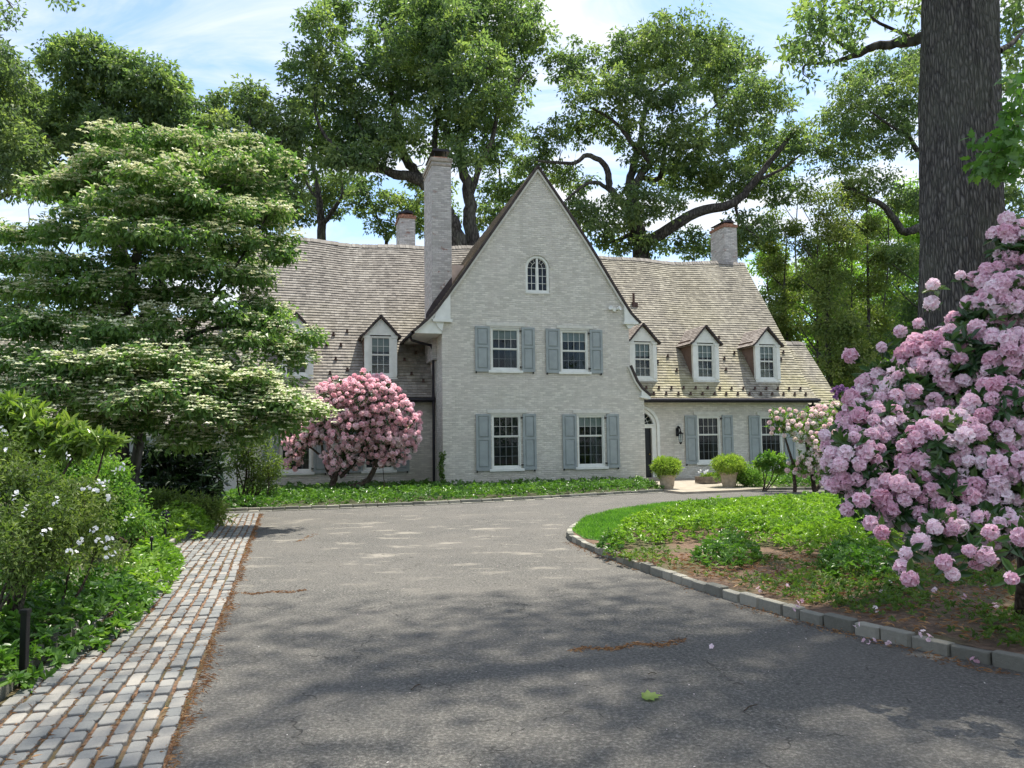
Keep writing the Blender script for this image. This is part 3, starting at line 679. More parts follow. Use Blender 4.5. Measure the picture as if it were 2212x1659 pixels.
# kneelers (boxed eaves with a moulded foot)
mb = MB()
mb.prism([(-.28, 5.762), (0.28, 5.762), (0.28, 6.62), (.05, 6.34), (-.2, 5.98)], -.10, 0.45); mb.prism([(-.31, 5.66), (.33, 5.66), (.35, 5.76), (-.35, 5.76)], -.14, 0.45); mb.prism([(-.12, 5.45), (.0, 5.36), (.06, 5.658), (-.24, 5.658)], -.07, .3)
mb.prism([(-.90, 5.27), (-.012, 5.27), (-.012, 6.18), (-.26, 5.90), (-.52, 5.64), (-.90, 5.32)], -.03, 3.2)
mb.build('kneeler', MAT['white'], H)
mb = MB()
mb.prism([(6.66, 5.862), (7.12, 5.862), (6.94, 6.08), (6.66, 6.48)], -.09, .3); mb.prism([(6.62, 5.77), (7.16, 5.77), (7.18, 5.86), (6.62, 5.86)], -.13, .3); mb.prism([(6.80, 5.62), (6.9, 5.62), (7.1, 5.768), (6.72, 5.768)], -.07, .2)
mb.build('kneeler', MAT['white'], H)
mb = MB(); mb.prism([(7.25, 3.18), (7.60, 3.10), (7.60, 3.16), (7.28, 3.42)], -.09, .2); mb.prism([(7.2, 3.12), (7.58, 3.06), (7.60, 3.12), (7.2, 3.18)], -.11, .2); mb.build('kneeler', MAT['white'], H)

# gutters and downpipes
mb = MB(); mb.tube([(-6.75, 1.24, 3.11), (-.06, 1.24, 3.11)], .065, 12); mb.box(-6.75, -.06, 1.32, 1.40, 3.02, 3.15); mb.build('gutter', MAT['dark'], H, smooth=False)
mb = MB(); mb.tube([(7.45, 1.24, 3.11), (15.75, 1.24, 3.11)], .068, 12); mb.box(7.45, 15.75, 1.32, 1.40, 3.02, 3.15); mb.build('gutter', MAT['dark'], H)
mb = MB(); mb.tube([(-17, 1.30, 2.24), (-6.66, 1.30, 2.24)], .055, 10); mb.build('gutter', MAT['dark'], H)
mb = MB(); mb.box(-6.7, -.02, 1.40, 1.75, 3.05, 3.09); mb.build('soffit', MAT['white'], H); mb = MB(); mb.box(7.5, 15.7, 1.40, 1.75, 3.05, 3.09); mb.build('soffit', MAT['white'], H)
mb = MB(); mb.tube([(-.95, 1.0, 5.30), (-.88, 1.0, 5.16), (-.50, 1.1, 5.08), (-.18, 1.2, 5.02), (-.09, 1.25, 4.85), (-.09, 1.25, 2.2), (-.09, 1.25, .05)], .048, 10); mb.build('downpipe', MAT['dark'], H, smooth=True)
mb = MB(); mb.tube([(-.99, .0, 5.31), (-.99, 3.1, 5.31)], .055, 10); mb.build('gutter', MAT['dark'], H)
mb = MB(); mb.tube([(15.45, 1.28, 3.05), (15.45, 1.30, 2.95), (15.45, 1.62, 2.75), (15.45, 1.68, 2.6), (15.45, 1.68, .05)], .045, 10); mb.build('downpipe', MAT['dark'], H, smooth=True)

# chimneys
def chimney(u0, u1, v0, v1, z0, z1, cap, red=True):
    mb = MB(); mb.box(u0, u1, v0, v1, z0, z1); c = mb.build('chimney', MAT['brick_chim'], H)
    mb = MB(); mb.box(u0-.045, u1+.045, v0-.045, v1+.045, z1, z1+.13); mb.box(u0-.02, u1+.02, v0-.02, v1+.02, z1-.16, z1-.08) if not red else None
    mb.build('chimney_crown', MAT['brick_red'] if red else MAT['stonecap'], c, bevel=.01)
    mb = MB(); mb.box(u0+.1, u1-.1, v0+.15, v1-.15, z1+.13, z1+.24); mb.build('flue', MAT['brick_red'], c)
    mb = MB()
    if cap == 'lid': 
        for x in (u0+.12, u1-.16):
            for y in (v0+.2, v1-.24): mb.box(x, x+.03, y, y+.03, z1+.24, z1+.42)
        mb.prism([(u0+.02, z1+.42), (u1-.02, z1+.42), (u1-.08, z1+.50), (u0+.08, z1+.50)], v0+.08, v1-.08)
    else:
        mb.prism([(u0+.0, z1+.24), ((u0+u1)/2, z1+.30), (u1-.05, z1+.26), (u1-.1, z1+.36), ((u0+u1)/2, z1+.42), (u0-.05, z1+.28)], v0+.1, v1-.1)
    mb.build('chimney_cap', MAT['dark'], c)
    return c
c1 = chimney(-.15, .55, 1.0, 2.75, 4.5, 11.62, 'lid', False)
chimney(14.92, 15.58, 6.6, 7.9, 8.5, 11.72, 'hood'); chimney(-.55, .12, 6.9, 8.1, 8.5, 11.22, 'hood')
# flashing where the chimney meets the gable roof, and the saddle beside it
mb = MB(); mb.add([(-.42, .985, 5.70), (-.15, .985, 5.95), (.55, .985, 6.90), (.55, .985, 7.45), (.50, .985, 7.40), (-.15, .985, 6.50), (-.38, .985, 6.12)], [(0, 1, 2, 3, 4, 5, 6)]); mb.box(-.19, -.153, .95, 3.2, 5.3, 6.0)
mb.build('flashing', MAT['flash'], H)
mb = MB(); mb.prism([(.553, 7.10), (1.25, 8.10), (.553, 8.10)], 1.9, 2.9); mb.build('flashing', MAT['leadpink'], H)

# ---- windows
def window(u0, u1, z0, z1, cols, rt, rb, blind, curt, meet, v, parent=H, shut=True, lintel=True, frame=.055, name='window', hold=None):
    """casing + sashes + panes (+ blind, curtain, sill, lintel, shutters) set into a wall at depth v"""
    fr = MB(); f = frame
    y0, y1 = v+.02, v+.12
    for (a, b, c, d) in ((u0, u0+f, z0, z1), (u1-f, u1, z0, z1), (u0+f, u1-f, z1-f, z1), (u0+f, u1-f, z0, z0+f*1.3)): fr.box(a, b, y0, y1, c, d)
    win = fr.build(name, MAT['white'], parent)
    a, b, c, d = u0+f, u1-f, z0+f*1.3, z1-f; mid = c + (d-c)*(1-meet) if False else d - (d-c)*(rt/(rt+rb)) 
    for (lo, hi, rows, yy) in ((mid, d, rt, v+.055), (c, mid, rb, v+.075)):
        s = MB(); e = .030
        for q in ((a, a+e, lo, hi), (b-e, b, lo, hi), (a+e, b-e, hi-e, hi), (a+e, b-e, lo, lo+e*1.1)): s.box(q[0], q[1], yy, yy+.03, q[2], q[3])
        for k in range(1, cols): x = a+e+(b-a-2*e)*k/cols; s.box(x-.005, x+.005, yy+.004, yy+.022, lo+e, hi-e, 0 if rows == rt and hi == d else 1)
        for k in range(1, rows): z = lo+e+(hi-lo-2*e)*k/rows; s.box(a+e, b-e, yy+.006, yy+.020, z-.005, z+.005, 0 if rows == rt and hi == d else 1)
        s.build('sash', [MAT['white'], MAT['screen']], win)
    g = MB(); g.add([(a, v+.10, c), (b, v+.10, c), (b, v+.10, d), (a, v+.10, d)], [(0, 1, 2, 3)]); g.build('pane', MAT['glass'], win)
    r = MB(); y2 = v+.75; A, B, Cz, D = a-.05, b+.05, c-.05, d+.05
    r.add([(A, v+.13, Cz), (B, v+.13, Cz), (B, y2, Cz), (A, y2, Cz), (A, v+.13, D), (B, v+.13, D), (B, y2, D), (A, y2, D)], [(0, 1, 2, 3), (4, 7, 6, 5), (2, 6, 7, 3), (0, 3, 7, 4), (1, 5, 6, 2)])
    r.build('room', MAT['room'], win)
    if blind > 0:
        bl = MB(); bl.box(a, b, v+.135, v+.15, d-(d-c)*blind*.5, d); bl.build('blind', MAT['blind'], win)
    if curt > 0:
        cu = []; n = 18; w = (b-a)*curt
        m = MB(); pts = [(b-w+w*k/n, v+.22+.03*math.sin(k*2.1)) for k in range(n+1)]
        for k in range(n): m.add([(pts[k][0], pts[k][1], c), (pts[k+1][0], pts[k+1][1], c), (pts[k+1][0], pts[k+1][1], d), (pts[k][0], pts[k][1], d)], [(0, 1, 2, 3)])
        m.build('curtain', MAT['curtain'], win)
    if shut:
        s = MB(); s.box(u0-.10, u1+.10, v-.06, v+.10, z0-.09, z0-.001); s.build('sill', MAT['white'], win, bevel=.008)
        if lintel: s = MB(); s.box(u0-.16, u1+.20, v-.035, v+.06, z1+.06, z1+.17); s.box(u0-.05, u1+.05, v-.015, v+.06, z1, z1+.058); s.build('lintel', MAT['trim'], win)
        wS = .52
        for sx, (x0, x1) in enumerate(((u0-.045-wS, u0-.045), (u1+.06, u1+.06+wS-.04))):
            s = MB(); zz0, zz1 = z0-.055, z1+.03; y0s, y1s = v-.055, v-.020; e = .075
            s.box(x0, x1, y1s-.008, y1s, zz0+.01, zz1-.01)
            zm = zz0+(zz1-zz0)*.56
            for q in ((x0, x0+e, zz0, zz1), (x1-e, x1, zz0, zz1), (x0+e, x1-e, zz1-e, zz1), (x0+e, x1-e, zz0, zz0+e*1.4), (x0+e, x1-e, zm-e*.55, zm+e*.55)): s.box(q[0], q[1], y0s, y1s-.009, q[2], q[3])
            for (p0, p1) in ((zz0+e*1.4, zm-e*.55), (zm+e*.55, zz1-e)):
                X0, X1 = x0+e+.015, x1-e-.015; P0, P1 = p0+.015, p1-.015; k = .035
                vs = [(X0, y1s-.009, P0), (X1, y1s-.009, P0), (X1, y1s-.009, P1), (X0, y1s-.009, P1), (X0+k, y0s+.004, P0+k), (X1-k, y0s+.004, P0+k), (X1-k, y0s+.004, P1-k), (X0+k, y0s+.004, P1-k)]
                s.add(vs, [(4, 5, 6, 7), (0, 1, 5, 4), (1, 2, 6, 5), (2, 3, 7, 6), (3, 0, 4, 7)])
            s.build('shutter', MAT['shutter'], win)
        for z in (z0+.12, z1-.10): h = MB(); h.box(u1-.005, u1+.075, v-.062, v-.015, z-.012, z+.012); h.box(u1-.005, u1+.012, v-.066, v-.015, z-.04, z+.03); h.build('hinge', MAT['iron'], win)
        for x in (u0-.55, u1+.45): h = MB(); h.box(x, x+.03, v-.075, v-.01, z0-.11, z0-.04); h.build('shutter_dog', MAT['iron'], win)
    return win
for k, w in WIN.items(): window(*w, 0.0)
for k, w in RWIN.items(): window(*w, 1.75)
for k, w in LWIN.items(): window(*w, 1.75)

# round-headed window in the gable
def ring(mb, outer, innr, y0, y1, closed=True):
    n = len(outer)
    for i in range(n if closed else n-1):
        j = (i+1) % n; q = [outer[i], outer[j], innr[j], innr[i]]
        mb.add([(p[0], y0, p[1]) for p in q] + [(p[0], y1, p[1]) for p in q], [(0, 1, 2, 3), (4, 7, 6, 5), (0, 4, 5, 1), (3, 2, 6, 7)])
mb = MB(); ring(mb, arch_pts(3.42, .435, 6.805, 7.70), arch_pts(3.42, .36, 6.88, 7.70), .03, .12); mb.box(3.385, 3.455, .035, .11, 6.88, 8.04)
aw = mb.build('arched_window', MAT['white'], H)
mb = MB()
for sx in (-1, 1):
    c = 3.42 + sx*.20
    for (x0, x1) in ((c-.165, c-.145), (c+.145, c+.165)): mb.box(x0, x1, .06, .09, 6.88, 7.72)
    mb.box(c-.145, c+.145, .06, .09, 6.88, 6.91); mb.box(c-.007, c+.007, .065, .085, 6.91, 7.70)
    for z in (7.15, 7.42, 7.70): mb.box(c-.145, c+.145, .067, .083, z-.007, z+.007)
for rr in (.13, .13): 
    pass
for (cx, rr) in ((3.42, .20), (3.42, .345)):
    P = [(cx+rr*math.cos(a), .075, 7.70+rr*math.sin(a)) for a in np.linspace(0, math.pi, 15)]; mb.tube(P, .008 if rr < .3 else .012, 4)
for a in (R(40), R(65), R(115), R(140)): mb.tube([(3.42+.20*math.cos(a), .075, 7.70+.20*math.sin(a)), (3.42+.345*math.cos(a), .075, 7.70+.345*math.sin(a))], .007, 4)
mb.build('sash', MAT['white'], aw)
mb = MB(); pts = arch_pts(3.42, .37, 6.87, 7.70); mb.add([(p[0], .10, p[1]) for p in pts], [tuple(range(len(pts)))]); mb.build('pane', MAT['glass'], aw)
mb = MB(); n = len(pts); mb.add([(p[0], .125, p[1]) for p in pts] + [(p[0], .6, p[1]) for p in pts], [tuple(n+i for i in range(n))] + [(i, (i+1) % n, n+(i+1) % n, n+i) for i in range(n)]); mb.build('room', MAT['room'], aw)
mb = MB(); mb.box(2.96, 3.88, -.025, .08, 6.755, 6.803); mb.build('sill', MAT['trim'], aw)
# brick arch of turned bricks over it
mb = MB()
for a in np.linspace(0, math.pi, 23):
    c, s = math.cos(a), math.sin(a); r0, r1 = .45, .62; w_ = .028
    q = [(3.42+r0*c+w_*s, 7.70+r0*s-w_*c), (3.42+r1*c+w_*1.25*s, 7.70+r1*s-w_*1.25*c), (3.42+r1*c-w_*1.25*s, 7.70+r1*s+w_*1.25*c), (3.42+r0*c-w_*s, 7.70+r0*s+w_*c)]
    mb.prism(q, -.012, .02)
mb.build('brick_arch', MAT['brick'], H)

# ---- front door
mb = MB()
ring(mb, arch_pts(8.02, .675, 0.065, 2.12, 14), arch_pts(8.02, .56, 0.065, 2.12, 14), 1.76, 1.90)
mb.box(7.46, 8.58, 1.74, 1.90, 2.05, 2.16); mb.box(7.42, 8.62, 1.70, 1.90, 2.16, 2.20)
for x in (7.47, 8.49): mb.box(x, x+.09, 1.73, 1.87, .065, 2.05)
dr = mb.build('front_door', MAT['white'], H)
mb = MB(); mb.box(7.56, 8.49, 1.84, 1.89, .09, 2.05)
for (x0, x1) in ((7.66, 7.98), (8.07, 8.39)):
    for (z0, z1) in ((.25, .95), (1.1, 1.9)): mb.box(x0, x1, 1.828, 1.842, z0, z1)
mb.build('door_leaf', MAT['door'], dr)
mb = MB(); mb.lathe([(.0, -.03), (.025, -.03), (.028, 0), (.0, .03)], (8.41, 1.80, 1.05), 10); mb.build('door_handle', plain('brass', (.5, .36, .12), .3, 1), dr)
mb = MB(); pts = [(8.02+.56*math.cos(a), 2.20+.48*math.sin(a)) for a in np.linspace(0, math.pi, 13)]; mb.add([(p[0], 1.86, p[1]) for p in pts], [tuple(range(len(pts)))]); mb.build('pane', MAT['glass'], dr)
mb = MB(); mb.add([(p[0], 2.2, p[1]) for p in pts], [tuple(range(len(pts)))]); mb.box(7.4, 8.6, 2.19, 2.21, 2.15, 2.7); mb.build('room', MAT['room'], dr)
mb = MB()
for a in np.linspace(R(20), R(160), 7): mb.tube([(8.02+.14*math.cos(a), 1.84, 2.20+.12*math.sin(a)), (8.02+.54*math.cos(a), 1.84, 2.20+.46*math.sin(a))], .009, 4)
for rr in (.14, .36): mb.tube([(8.02+rr*math.cos(a), 1.84, 2.20+rr*.86*math.sin(a)) for a in np.linspace(0, math.pi, 13)], .009, 4)
mb.build('fanlight', MAT['white'], dr)
mb = MB(); mb.box(7.4, 8.75, 1.35, 1.74, .071, .16); mb.build('door_step', MAT['flag'], H, bevel=.01)
mb = MB(); ring(mb, arch_pts(8.02, .80, 0.07, 2.12, 14), arch_pts(8.02, .685, 0.07, 2.12, 14), 1.715, 1.755); mb.build('door_arch', MAT['white'], H)
# garage doors with round heads, mostly behind the dogwood
for c in (-9.3, -12.6):
    mb = MB(); pts = arch_pts(c, 1.1, .02, 1.35, 12, .55); mb.prism(pts, 1.70, 1.758); gd = mb.build('garage_door', MAT['shutter'], H)
    mb = MB(); ring(mb, arch_pts(c, 1.22, .02, 1.35, 12, .67), pts, 1.68, 1.757); mb.build('door_frame', MAT['white'], gd)
    mb = MB()
    for k in range(-2, 2): mb.box(c+k*.5+.06, c+k*.5+.44, 1.685, 1.699, 1.0, 1.45)
    mb.build('pane', MAT['room'], gd)

# ---- dormers
def dormer(uc, w=1.14, v=2.0, zb=3.9, ze=5.46, zp=6.16, roofmat=None, cheek=None):
    u0, u1 = uc-w/2, uc+w/2
    vb = lambda z: float(np.interp(z, [p[1] for p in MAIN], [p[0] for p in MAIN]))   # where the main roof has height z
    b = MB(); # front: surround with opening, pilasters, pediment boards
    o0, o1, oz0, oz1 = uc-.375, uc+.375, zb+.12, ze-.04
    b.box(u0, o0, v, v+.12, zb+.02, ze); b.box(o1, u1, v, v+.12, zb+.02, ze); b.box(o0, o1, v, v+.12, zb+.02, oz0-.002); 
    b.box(u0-.02, u1+.02, v-.04, v+.1, zb-.02, zb+.018)
    b.box(u0-.01, u0+.15, v-.025, v-.002, zb+.1, ze-.12); b.box(u1-.15, u1+.01, v-.025, v-.002, zb+.1, ze-.12)
    b.box(u0-.03, u0+.17, v-.045, v-.002, ze-.118, ze-.03); b.box(u1-.17, u1+.03, v-.045, v-.002, ze-.118, ze-.03)
    b.prism([(u0, ze), (u1, ze), (uc, zp-.10)], v, v+.06)
    for k in range(1, 5):   # lapped boards
        z = ze + (zp-.1-ze)*k/5; hw = (w/2)*(1-k/5); b.prism([(uc-hw-.11*(5-k)/5, z-.125), (uc+hw+.11*(5-k)/5, z-.125), (uc+hw, z), (uc-hw, z)], v-.012, v-.001)
    dm = b.build('dormer', MAT['white'], H)
    # cheeks
    for s, x in ((-1, u0), (1, u1)):
        c = MB(); xx0, xx1 = (x, x+.03) if s < 0 else (x-.03, x)
        c.prism_x([(v+.12, zb-.05), (v+.12, ze+.04), (vb(ze), ze+.04), (vb(zb)+.1, zb)], xx0, xx1)
        k = 0; z = zb
        while z < ze:   # shingle courses on the cheek
            f = v+.125; e = max(vb(z)+.05, f+.06); xo = x + s*.012
            c.add([(xo, f, z), (xo, e, z), (x+s*.002, max(vb(z+.13)+.05, f+.06), z+.13), (x+s*.002, f, z+.13)], [(0, 1, 2, 3)]); c.add([(xo, f, z), (xo, e, z), (x, e, z), (x, f, z)], [(0, 1, 2, 3)])
            z += .13
        c.build('cheek', MAT['shingle_brown'], dm)
        mbt = MB(); mbt.prism_x([(v, ze-.10), (v, ze+.02), (vb(ze)+.05, ze+.02), (vb(ze-.1), ze-.10)], x+s*.02, x+s*.05); mbt.build('eave_board', MAT['white'], dm)
    # roof slopes, flared at the eaves
    for s in (-1, 1):
        prof = [(uc+s*(w/2+.17), ze-.07), (uc+s*(w/2+.02), ze+.04), (uc+s*w*.25, ze+(zp-ze)*.56), (uc, zp)]
        slope('dormer_roof', prof, v-.12, lambda z: vb(z)+.25, 'v', dm, MAT['shingle_dormer'], expo=.11, lip=.016, seed=int(uc*10) % 97+50)
        strip_along(prof, v-.14, v-.122, -.04, .022, 'verge_edge', MAT['verge'], dm)
    # window: frame and sashes
    fr = MB(); f = .045; y0 = v+.03
    for q in ((o0, o0+f, oz0, oz1), (o1-f, o1, oz0, oz1), (o0+f, o1-f, oz1-f, oz1), (o0+f, o1-f, oz0, oz0+f)): fr.box(q[0], q[1], y0, v+.11, q[2], q[3])
    a, b_, c_, d = o0+f, o1-f, oz0+f, oz1-f; mid = (c_+d)/2+.03
    for (lo, hi, yy) in ((mid, d, v+.045), (c_, mid, v+.06)):
        e = .026
        for q in ((a, a+e, lo, hi), (b_-e, b_, lo, hi), (a+e, b_-e, hi-e, hi), (a+e, b_-e, lo, lo+e*1.2)): fr.box(q[0], q[1], yy, yy+.03, q[2], q[3])
        for k in (1, 2): x = a+e+(b_-a-2*e)*k/3; fr.box(x-.007, x+.007, yy+.005, yy+.02, lo+e, hi-e)
        z = (lo+hi)/2; fr.box(a+e, b_-e, yy+.006, yy+.018, z-.007, z+.007)
    fr.build('sash', MAT['white'], dm)
    g = MB(); g.add([(a, v+.095, c_), (b_, v+.095, c_), (b_, v+.095, d), (a, v+.095, d)], [(0, 1, 2, 3)]); g.build('pane', MAT['glass'], dm)
    r = MB(); y2 = v+.8; A, B, Cz, D = a-.04, b_+.04, c_-.04, d+.02
    r.add([(A, v+.125, Cz), (B, v+.125, Cz), (B, y2, Cz), (A, y2, Cz), (A, v+.125, D), (B, v+.125, D), (B, y2, D), (A, y2, D)], [(0, 1, 2, 3), (4, 7, 6, 5), (2, 6, 7, 3), (0, 3, 7, 4), (1, 5, 6, 2)]); r.build('room', MAT['room'], dm)
    bl = MB(); bl.box(a, b_, v+.13, v+.14, d-random.choice((.40, .5, .36)), d); bl.build('blind', MAT['blind'], dm)
    return dm
for uc in (8.33, 11.07, 13.90): dormer(uc)
for uc in (-4.75, -1.85): dormer(uc, roofmat=MAT['shingle_grey'], cheek=1)

# snow guards: small copper hooks on the slates
def mz(v): return float(np.interp(v, [p[0] for p in MAIN], [p[1] for p in MAIN]))
sg = MB(); sg.box(-.03, .03, -.05, -.035, .0, .085); sg.box(-.045, .045, -.06, .03, .0, .014); sg.prism_x([(-.05, .014), (.03, .014), (-.035, .075)], -.006, .006)
proto = sg.build('snow_guard', MAT['copper'], roofR)
spots = [(roofR, 7.95+.52*i, 1.47) for i in range(15)] + [(roofR, 7.75+.53*i, 1.72) for i in range(15)]
spots += [(roofR, *q) for q in ((9.2, 2.55), (9.35, 2.95), (9.45, 3.3), (9.75, 2.75), (9.9, 2.3), (12.0, 3.2), (12.3, 2.7), (12.15, 2.35), (12.9, 2.9), (11.95, 2.8), (14.8, 3.1), (15.0, 2.7), (15.3, 2.95), (12.5, 3.4))]
spots += [(roofL, *q) for q in ((-3.7, 2.9), (-3.2, 2.9), (-3.45, 3.2), (-3.4, 2.5), (-2.95, 3.3), (-.9, 3.0), (-.5, 2.7), (-.95, 2.5), (-.4, 3.2), (-.75, 2.1), (-.35, 1.9), (-3.6, 2.1), (-3.0, 2.2), (-5.8, 2.6), (-6.2, 3.0), (-5.9, 2.1))]
first = True
for (par, u, v) in spots:
    o = proto if first else proto.copy()
    if not first: scene.collection.objects.link(o)
    first = False; o.parent = par; o.location = (u, v, mz(v)+.015)
    o.rotation_euler = (0, 0, random.uniform(-.1, .1)); o.scale = (1.35, 1.35, 1.35)
u_, z_ = 0, 0
vp = min(np.arange(2.5, 6, .05), key=lambda v: abs(W(1369, 655, v)[1] - mz(v)))
mb = MB(); uv_ = W(1369, 655, vp)[0]; mb.lathe([(.05, -.1), (.05, .38), (.062, .385), (.062, .42)], (uv_, vp, mz(vp)), 12); mb.box(uv_-.12, uv_+.12, vp-.16, vp-.02, mz(vp)-.22, mz(vp)-.02); mb.build('vent_pipe', MAT['copper'], H)

# lantern by the door and floodlight on the gable
def lantern():
    ux, uz = 9.58, 1.42
    e = empty('wall_lantern', HP(ux, 1.75, uz), TH, 'black iron wall lantern hanging beside the dark front door', 'lantern')
    m = MB(); m.box(-.06, .06, -.04, 0, .30, .62); m.tube([(0, -.03, .50), (0, -.10, .62), (0, -.20, .64), (0, -.26, .56), (0, -.26, .50)], .022, 8); m.tube([(0, -.03, .60), (.0, -.09, .68), (0, -.15, .66)], .03, 8); m.build('bracket', MAT['iron'], e)
    m = MB(); m.lathe([(.01, .52), (.03, .50), (.05, .45), (.13, .40), (.12, .385), (.09, .385)], (0, -.26, 0), 8); m.lathe([(.0, -.02), (.03, .0), (.055, .04), (.06, .07)], (0, -.26, 0), 8)
    for k in range(6):
        a = k*math.pi/3; m.tube([(.06*math.cos(a), -.26+.06*math.sin(a), .06), (.105*math.cos(a), -.26+.105*math.sin(a), .39)], .007, 4)
    m.build('cage', MAT['iron'], e)
    m = MB(); m.lathe([(.052, .07), (.095, .38)], (0, -.26, 0), 6); m.build('glass', MAT['glass'], e)
    m = MB(); m.lathe([(.012, .07), (.018, .16), (.02, .2), (.004, .25)], (0, -.26, 0), 8); m.build('bulb', MAT['white'], e)
lantern()
fu, fz = W(1326, 668)
e = empty('floodlight', HP(fu, 0, fz), TH, 'white twin-head floodlight fixed high on the brick gable', 'floodlight')
m = MB(); m.box(-.07, .07, -.06, 0, -.08, .04); m.lathe([(.05, 0), (.05, .03)], (0, -.03, -.10), 10); m.build('housing', MAT['white'], e, bevel=.01)
for s in (-1, 1):
    m = MB(); m.lathe([(.02, -.10), (.05, -.06), (.075, .0), (.08, .06), (.07, .065), (.0, .05)], (0, 0, 0), 14); h = m.build('lamp_head', MAT['white'], e); h.location = (s*.15, -.10, .01); h.rotation_euler = (R(75), 0, R(s*35))

# ------------------------------------------------------------------ plants
def frame_from(D, Nn):
    D = unit(D); Nn = Nn - (Nn*D).sum(1, keepdims=True)*D; Nn = unit(Nn); return D, np.cross(D, Nn), Nn
T_RHOMB = (np.array([(0, 0, 0), (.42, -.5, .10), (1, 0, -.10), (.42, .5, .10)]), [np.array([(0, 1, 2), (0, 2, 3)])])
T_OVAL = (np.array([(0, 0, 0), (.25, -.40, .09), (.68, -.44, .07), (1, 0, -.10), (.68, .44, .07), (.25, .40, .09)]), [np.array([(0, 1, 2, 3), (0, 3, 4, 5)])])
T_BLADE = (np.array([(0, -.5, 0), (0, .5, 0), (.6, .3, .02), (1, 0, .2)]), [np.array([(0, 1, 2), (0, 2, 3)])])
_l = [(0, 0), (.12, .10), (.10, .42), (.28, .36), (.42, .62), (.50, .30), (.72, .34), (.70, .14), (1, 0)]
T_LOBE = (np.array([(x, y, .12*abs(y)) for x, y in _l] + [(x, -y, .12*abs(y)) for x, y in _l[-2:0:-1]]), [np.array([[0, i, i+1] for i in range(1, 15)])])
def leaves(P, D, Nn, L, Wd, tmpl=T_RHOMB, tint=None):
    """arrays of leaves -> (V, [F], tint)"""
    T, Fs = tmpl; D, S, N_ = frame_from(D, Nn); n = len(P); k = len(T)
    L = np.broadcast_to(L, (n,)); Wd = np.broadcast_to(Wd, (n,))
    V = P[:, None] + T[None, :, 0:1]*L[:, None, None]*D[:, None] + T[None, :, 1:2]*Wd[:, None, None]*S[:, None] + T[None, :, 2:3]*L[:, None, None]*N_[:, None]
    off = (np.arange(n)*k)[:, None, None]; Fo = [(f[None] + off).reshape(-1, f.shape[1]) for f in Fs]
    t = np.repeat(rng.random(n) if tint is None else tint, k)
    return V.reshape(-1, 3), Fo, t
def foliage(name, mat, parent, parts, smooth=False):
    V = []; F = {}; T = []; n = 0
    for v, fs, t in parts:
        V.append(v); T.append(t)
        for f in fs: F.setdefault(f.shape[1], []).append(f+n)
        n += len(v)
    return np_mesh(name, np.concatenate(V), [np.concatenate(F[k]) for k in F], mat, parent, tint=np.concatenate(T), smooth=smooth)
def rand_dir(n, up=0.0):
    d = rng.normal(size=(n, 3)); d[:, 2] += up; return unit(d)
def sample_blobs(blobs, n, shell=.45, dmin=0.0, flat=None):
    """blobs: list of (centre, (rx,ry,rz)); points biased to the outside"""
    w = np.array([(b[1][0]*b[1][1]*b[1][2])**(2/3) for b in blobs]); w /= w.sum(); out = []
    tries = 0
    while len(out) < n and tries < n*8:
        tries += 1
        b = blobs[rng.choice(len(blobs), p=w)]; d = unit(rng.normal(size=3)); r = rng.random()**shell
        p = np.array(b[0]) + d*np.array(b[1])*r
        if p[2] < .05: continue
        if dmin and out and np.min(((np.array(out)-p)**2).sum(1)) < dmin*dmin: continue
        out.append(p)
    return np.array(out)
def pblob(px, py, rx, ry, Y, depth=1.0):
    c = at(px, py, Y); s = Y/FP; return (c, (rx*s, (rx+ry)/2*s*depth, ry*s))
def grow(limbs, targets, tubes, tip=.012, bend=.18, sides=5, thick=.010, rise=0.0):
    """limbs: polylines of (x,y,z,r); every target is joined to the nearest point grown so far, a little below it"""
    N = []; Rr_ = []
    for l in limbs:
        l = np.array(l, float); P = catmull(l[:, :3], 5); r = np.interp(np.linspace(0, len(l)-1, len(P)), np.arange(len(l)), l[:, 3])
        P = P + rng.normal(size=P.shape)*r[:, None]*.12
        tubes.add(P, r, 10 if r.max() > .12 else 7); N += list(P); Rr_ += list(r)
    N = np.array(N); Rr_ = np.array(Rr_)
    if len(targets) == 0: return
    root = N[0]
    cen = N[-1]
    dist = np.array([np.min(((N-t)**2).sum(1)) for t in targets]); order = np.argsort(dist)
    for i in order:
        t = targets[i]; d2 = ((N-t)**2).sum(1)
        pen = d2*(1+ .6*(N[:, 2] > t[2]))
        j = int(np.argmin(pen)); a = N[j]; L = math.sqrt(d2[j])
        if L < .02: continue
        m = max(3, min(7, int(L/.35)+3)); s = np.linspace(0, 1, m)[:, None]
        w = rng.normal(size=3)*L*bend; w[2] += rise*L
        P = a + (t-a)*s + np.sin(s*np.pi)*w + rng.normal(size=(m, 3))*L*.03*np.sin(s*np.pi)
        r0 = min(Rr_[j]*.75, tip + thick*L*1.6); r = np.linspace(r0, tip*.5, m)
        tubes.add(P, r, sides); N = np.concatenate([N, P[1:]]); Rr_ = np.concatenate([Rr_, r[1:]])
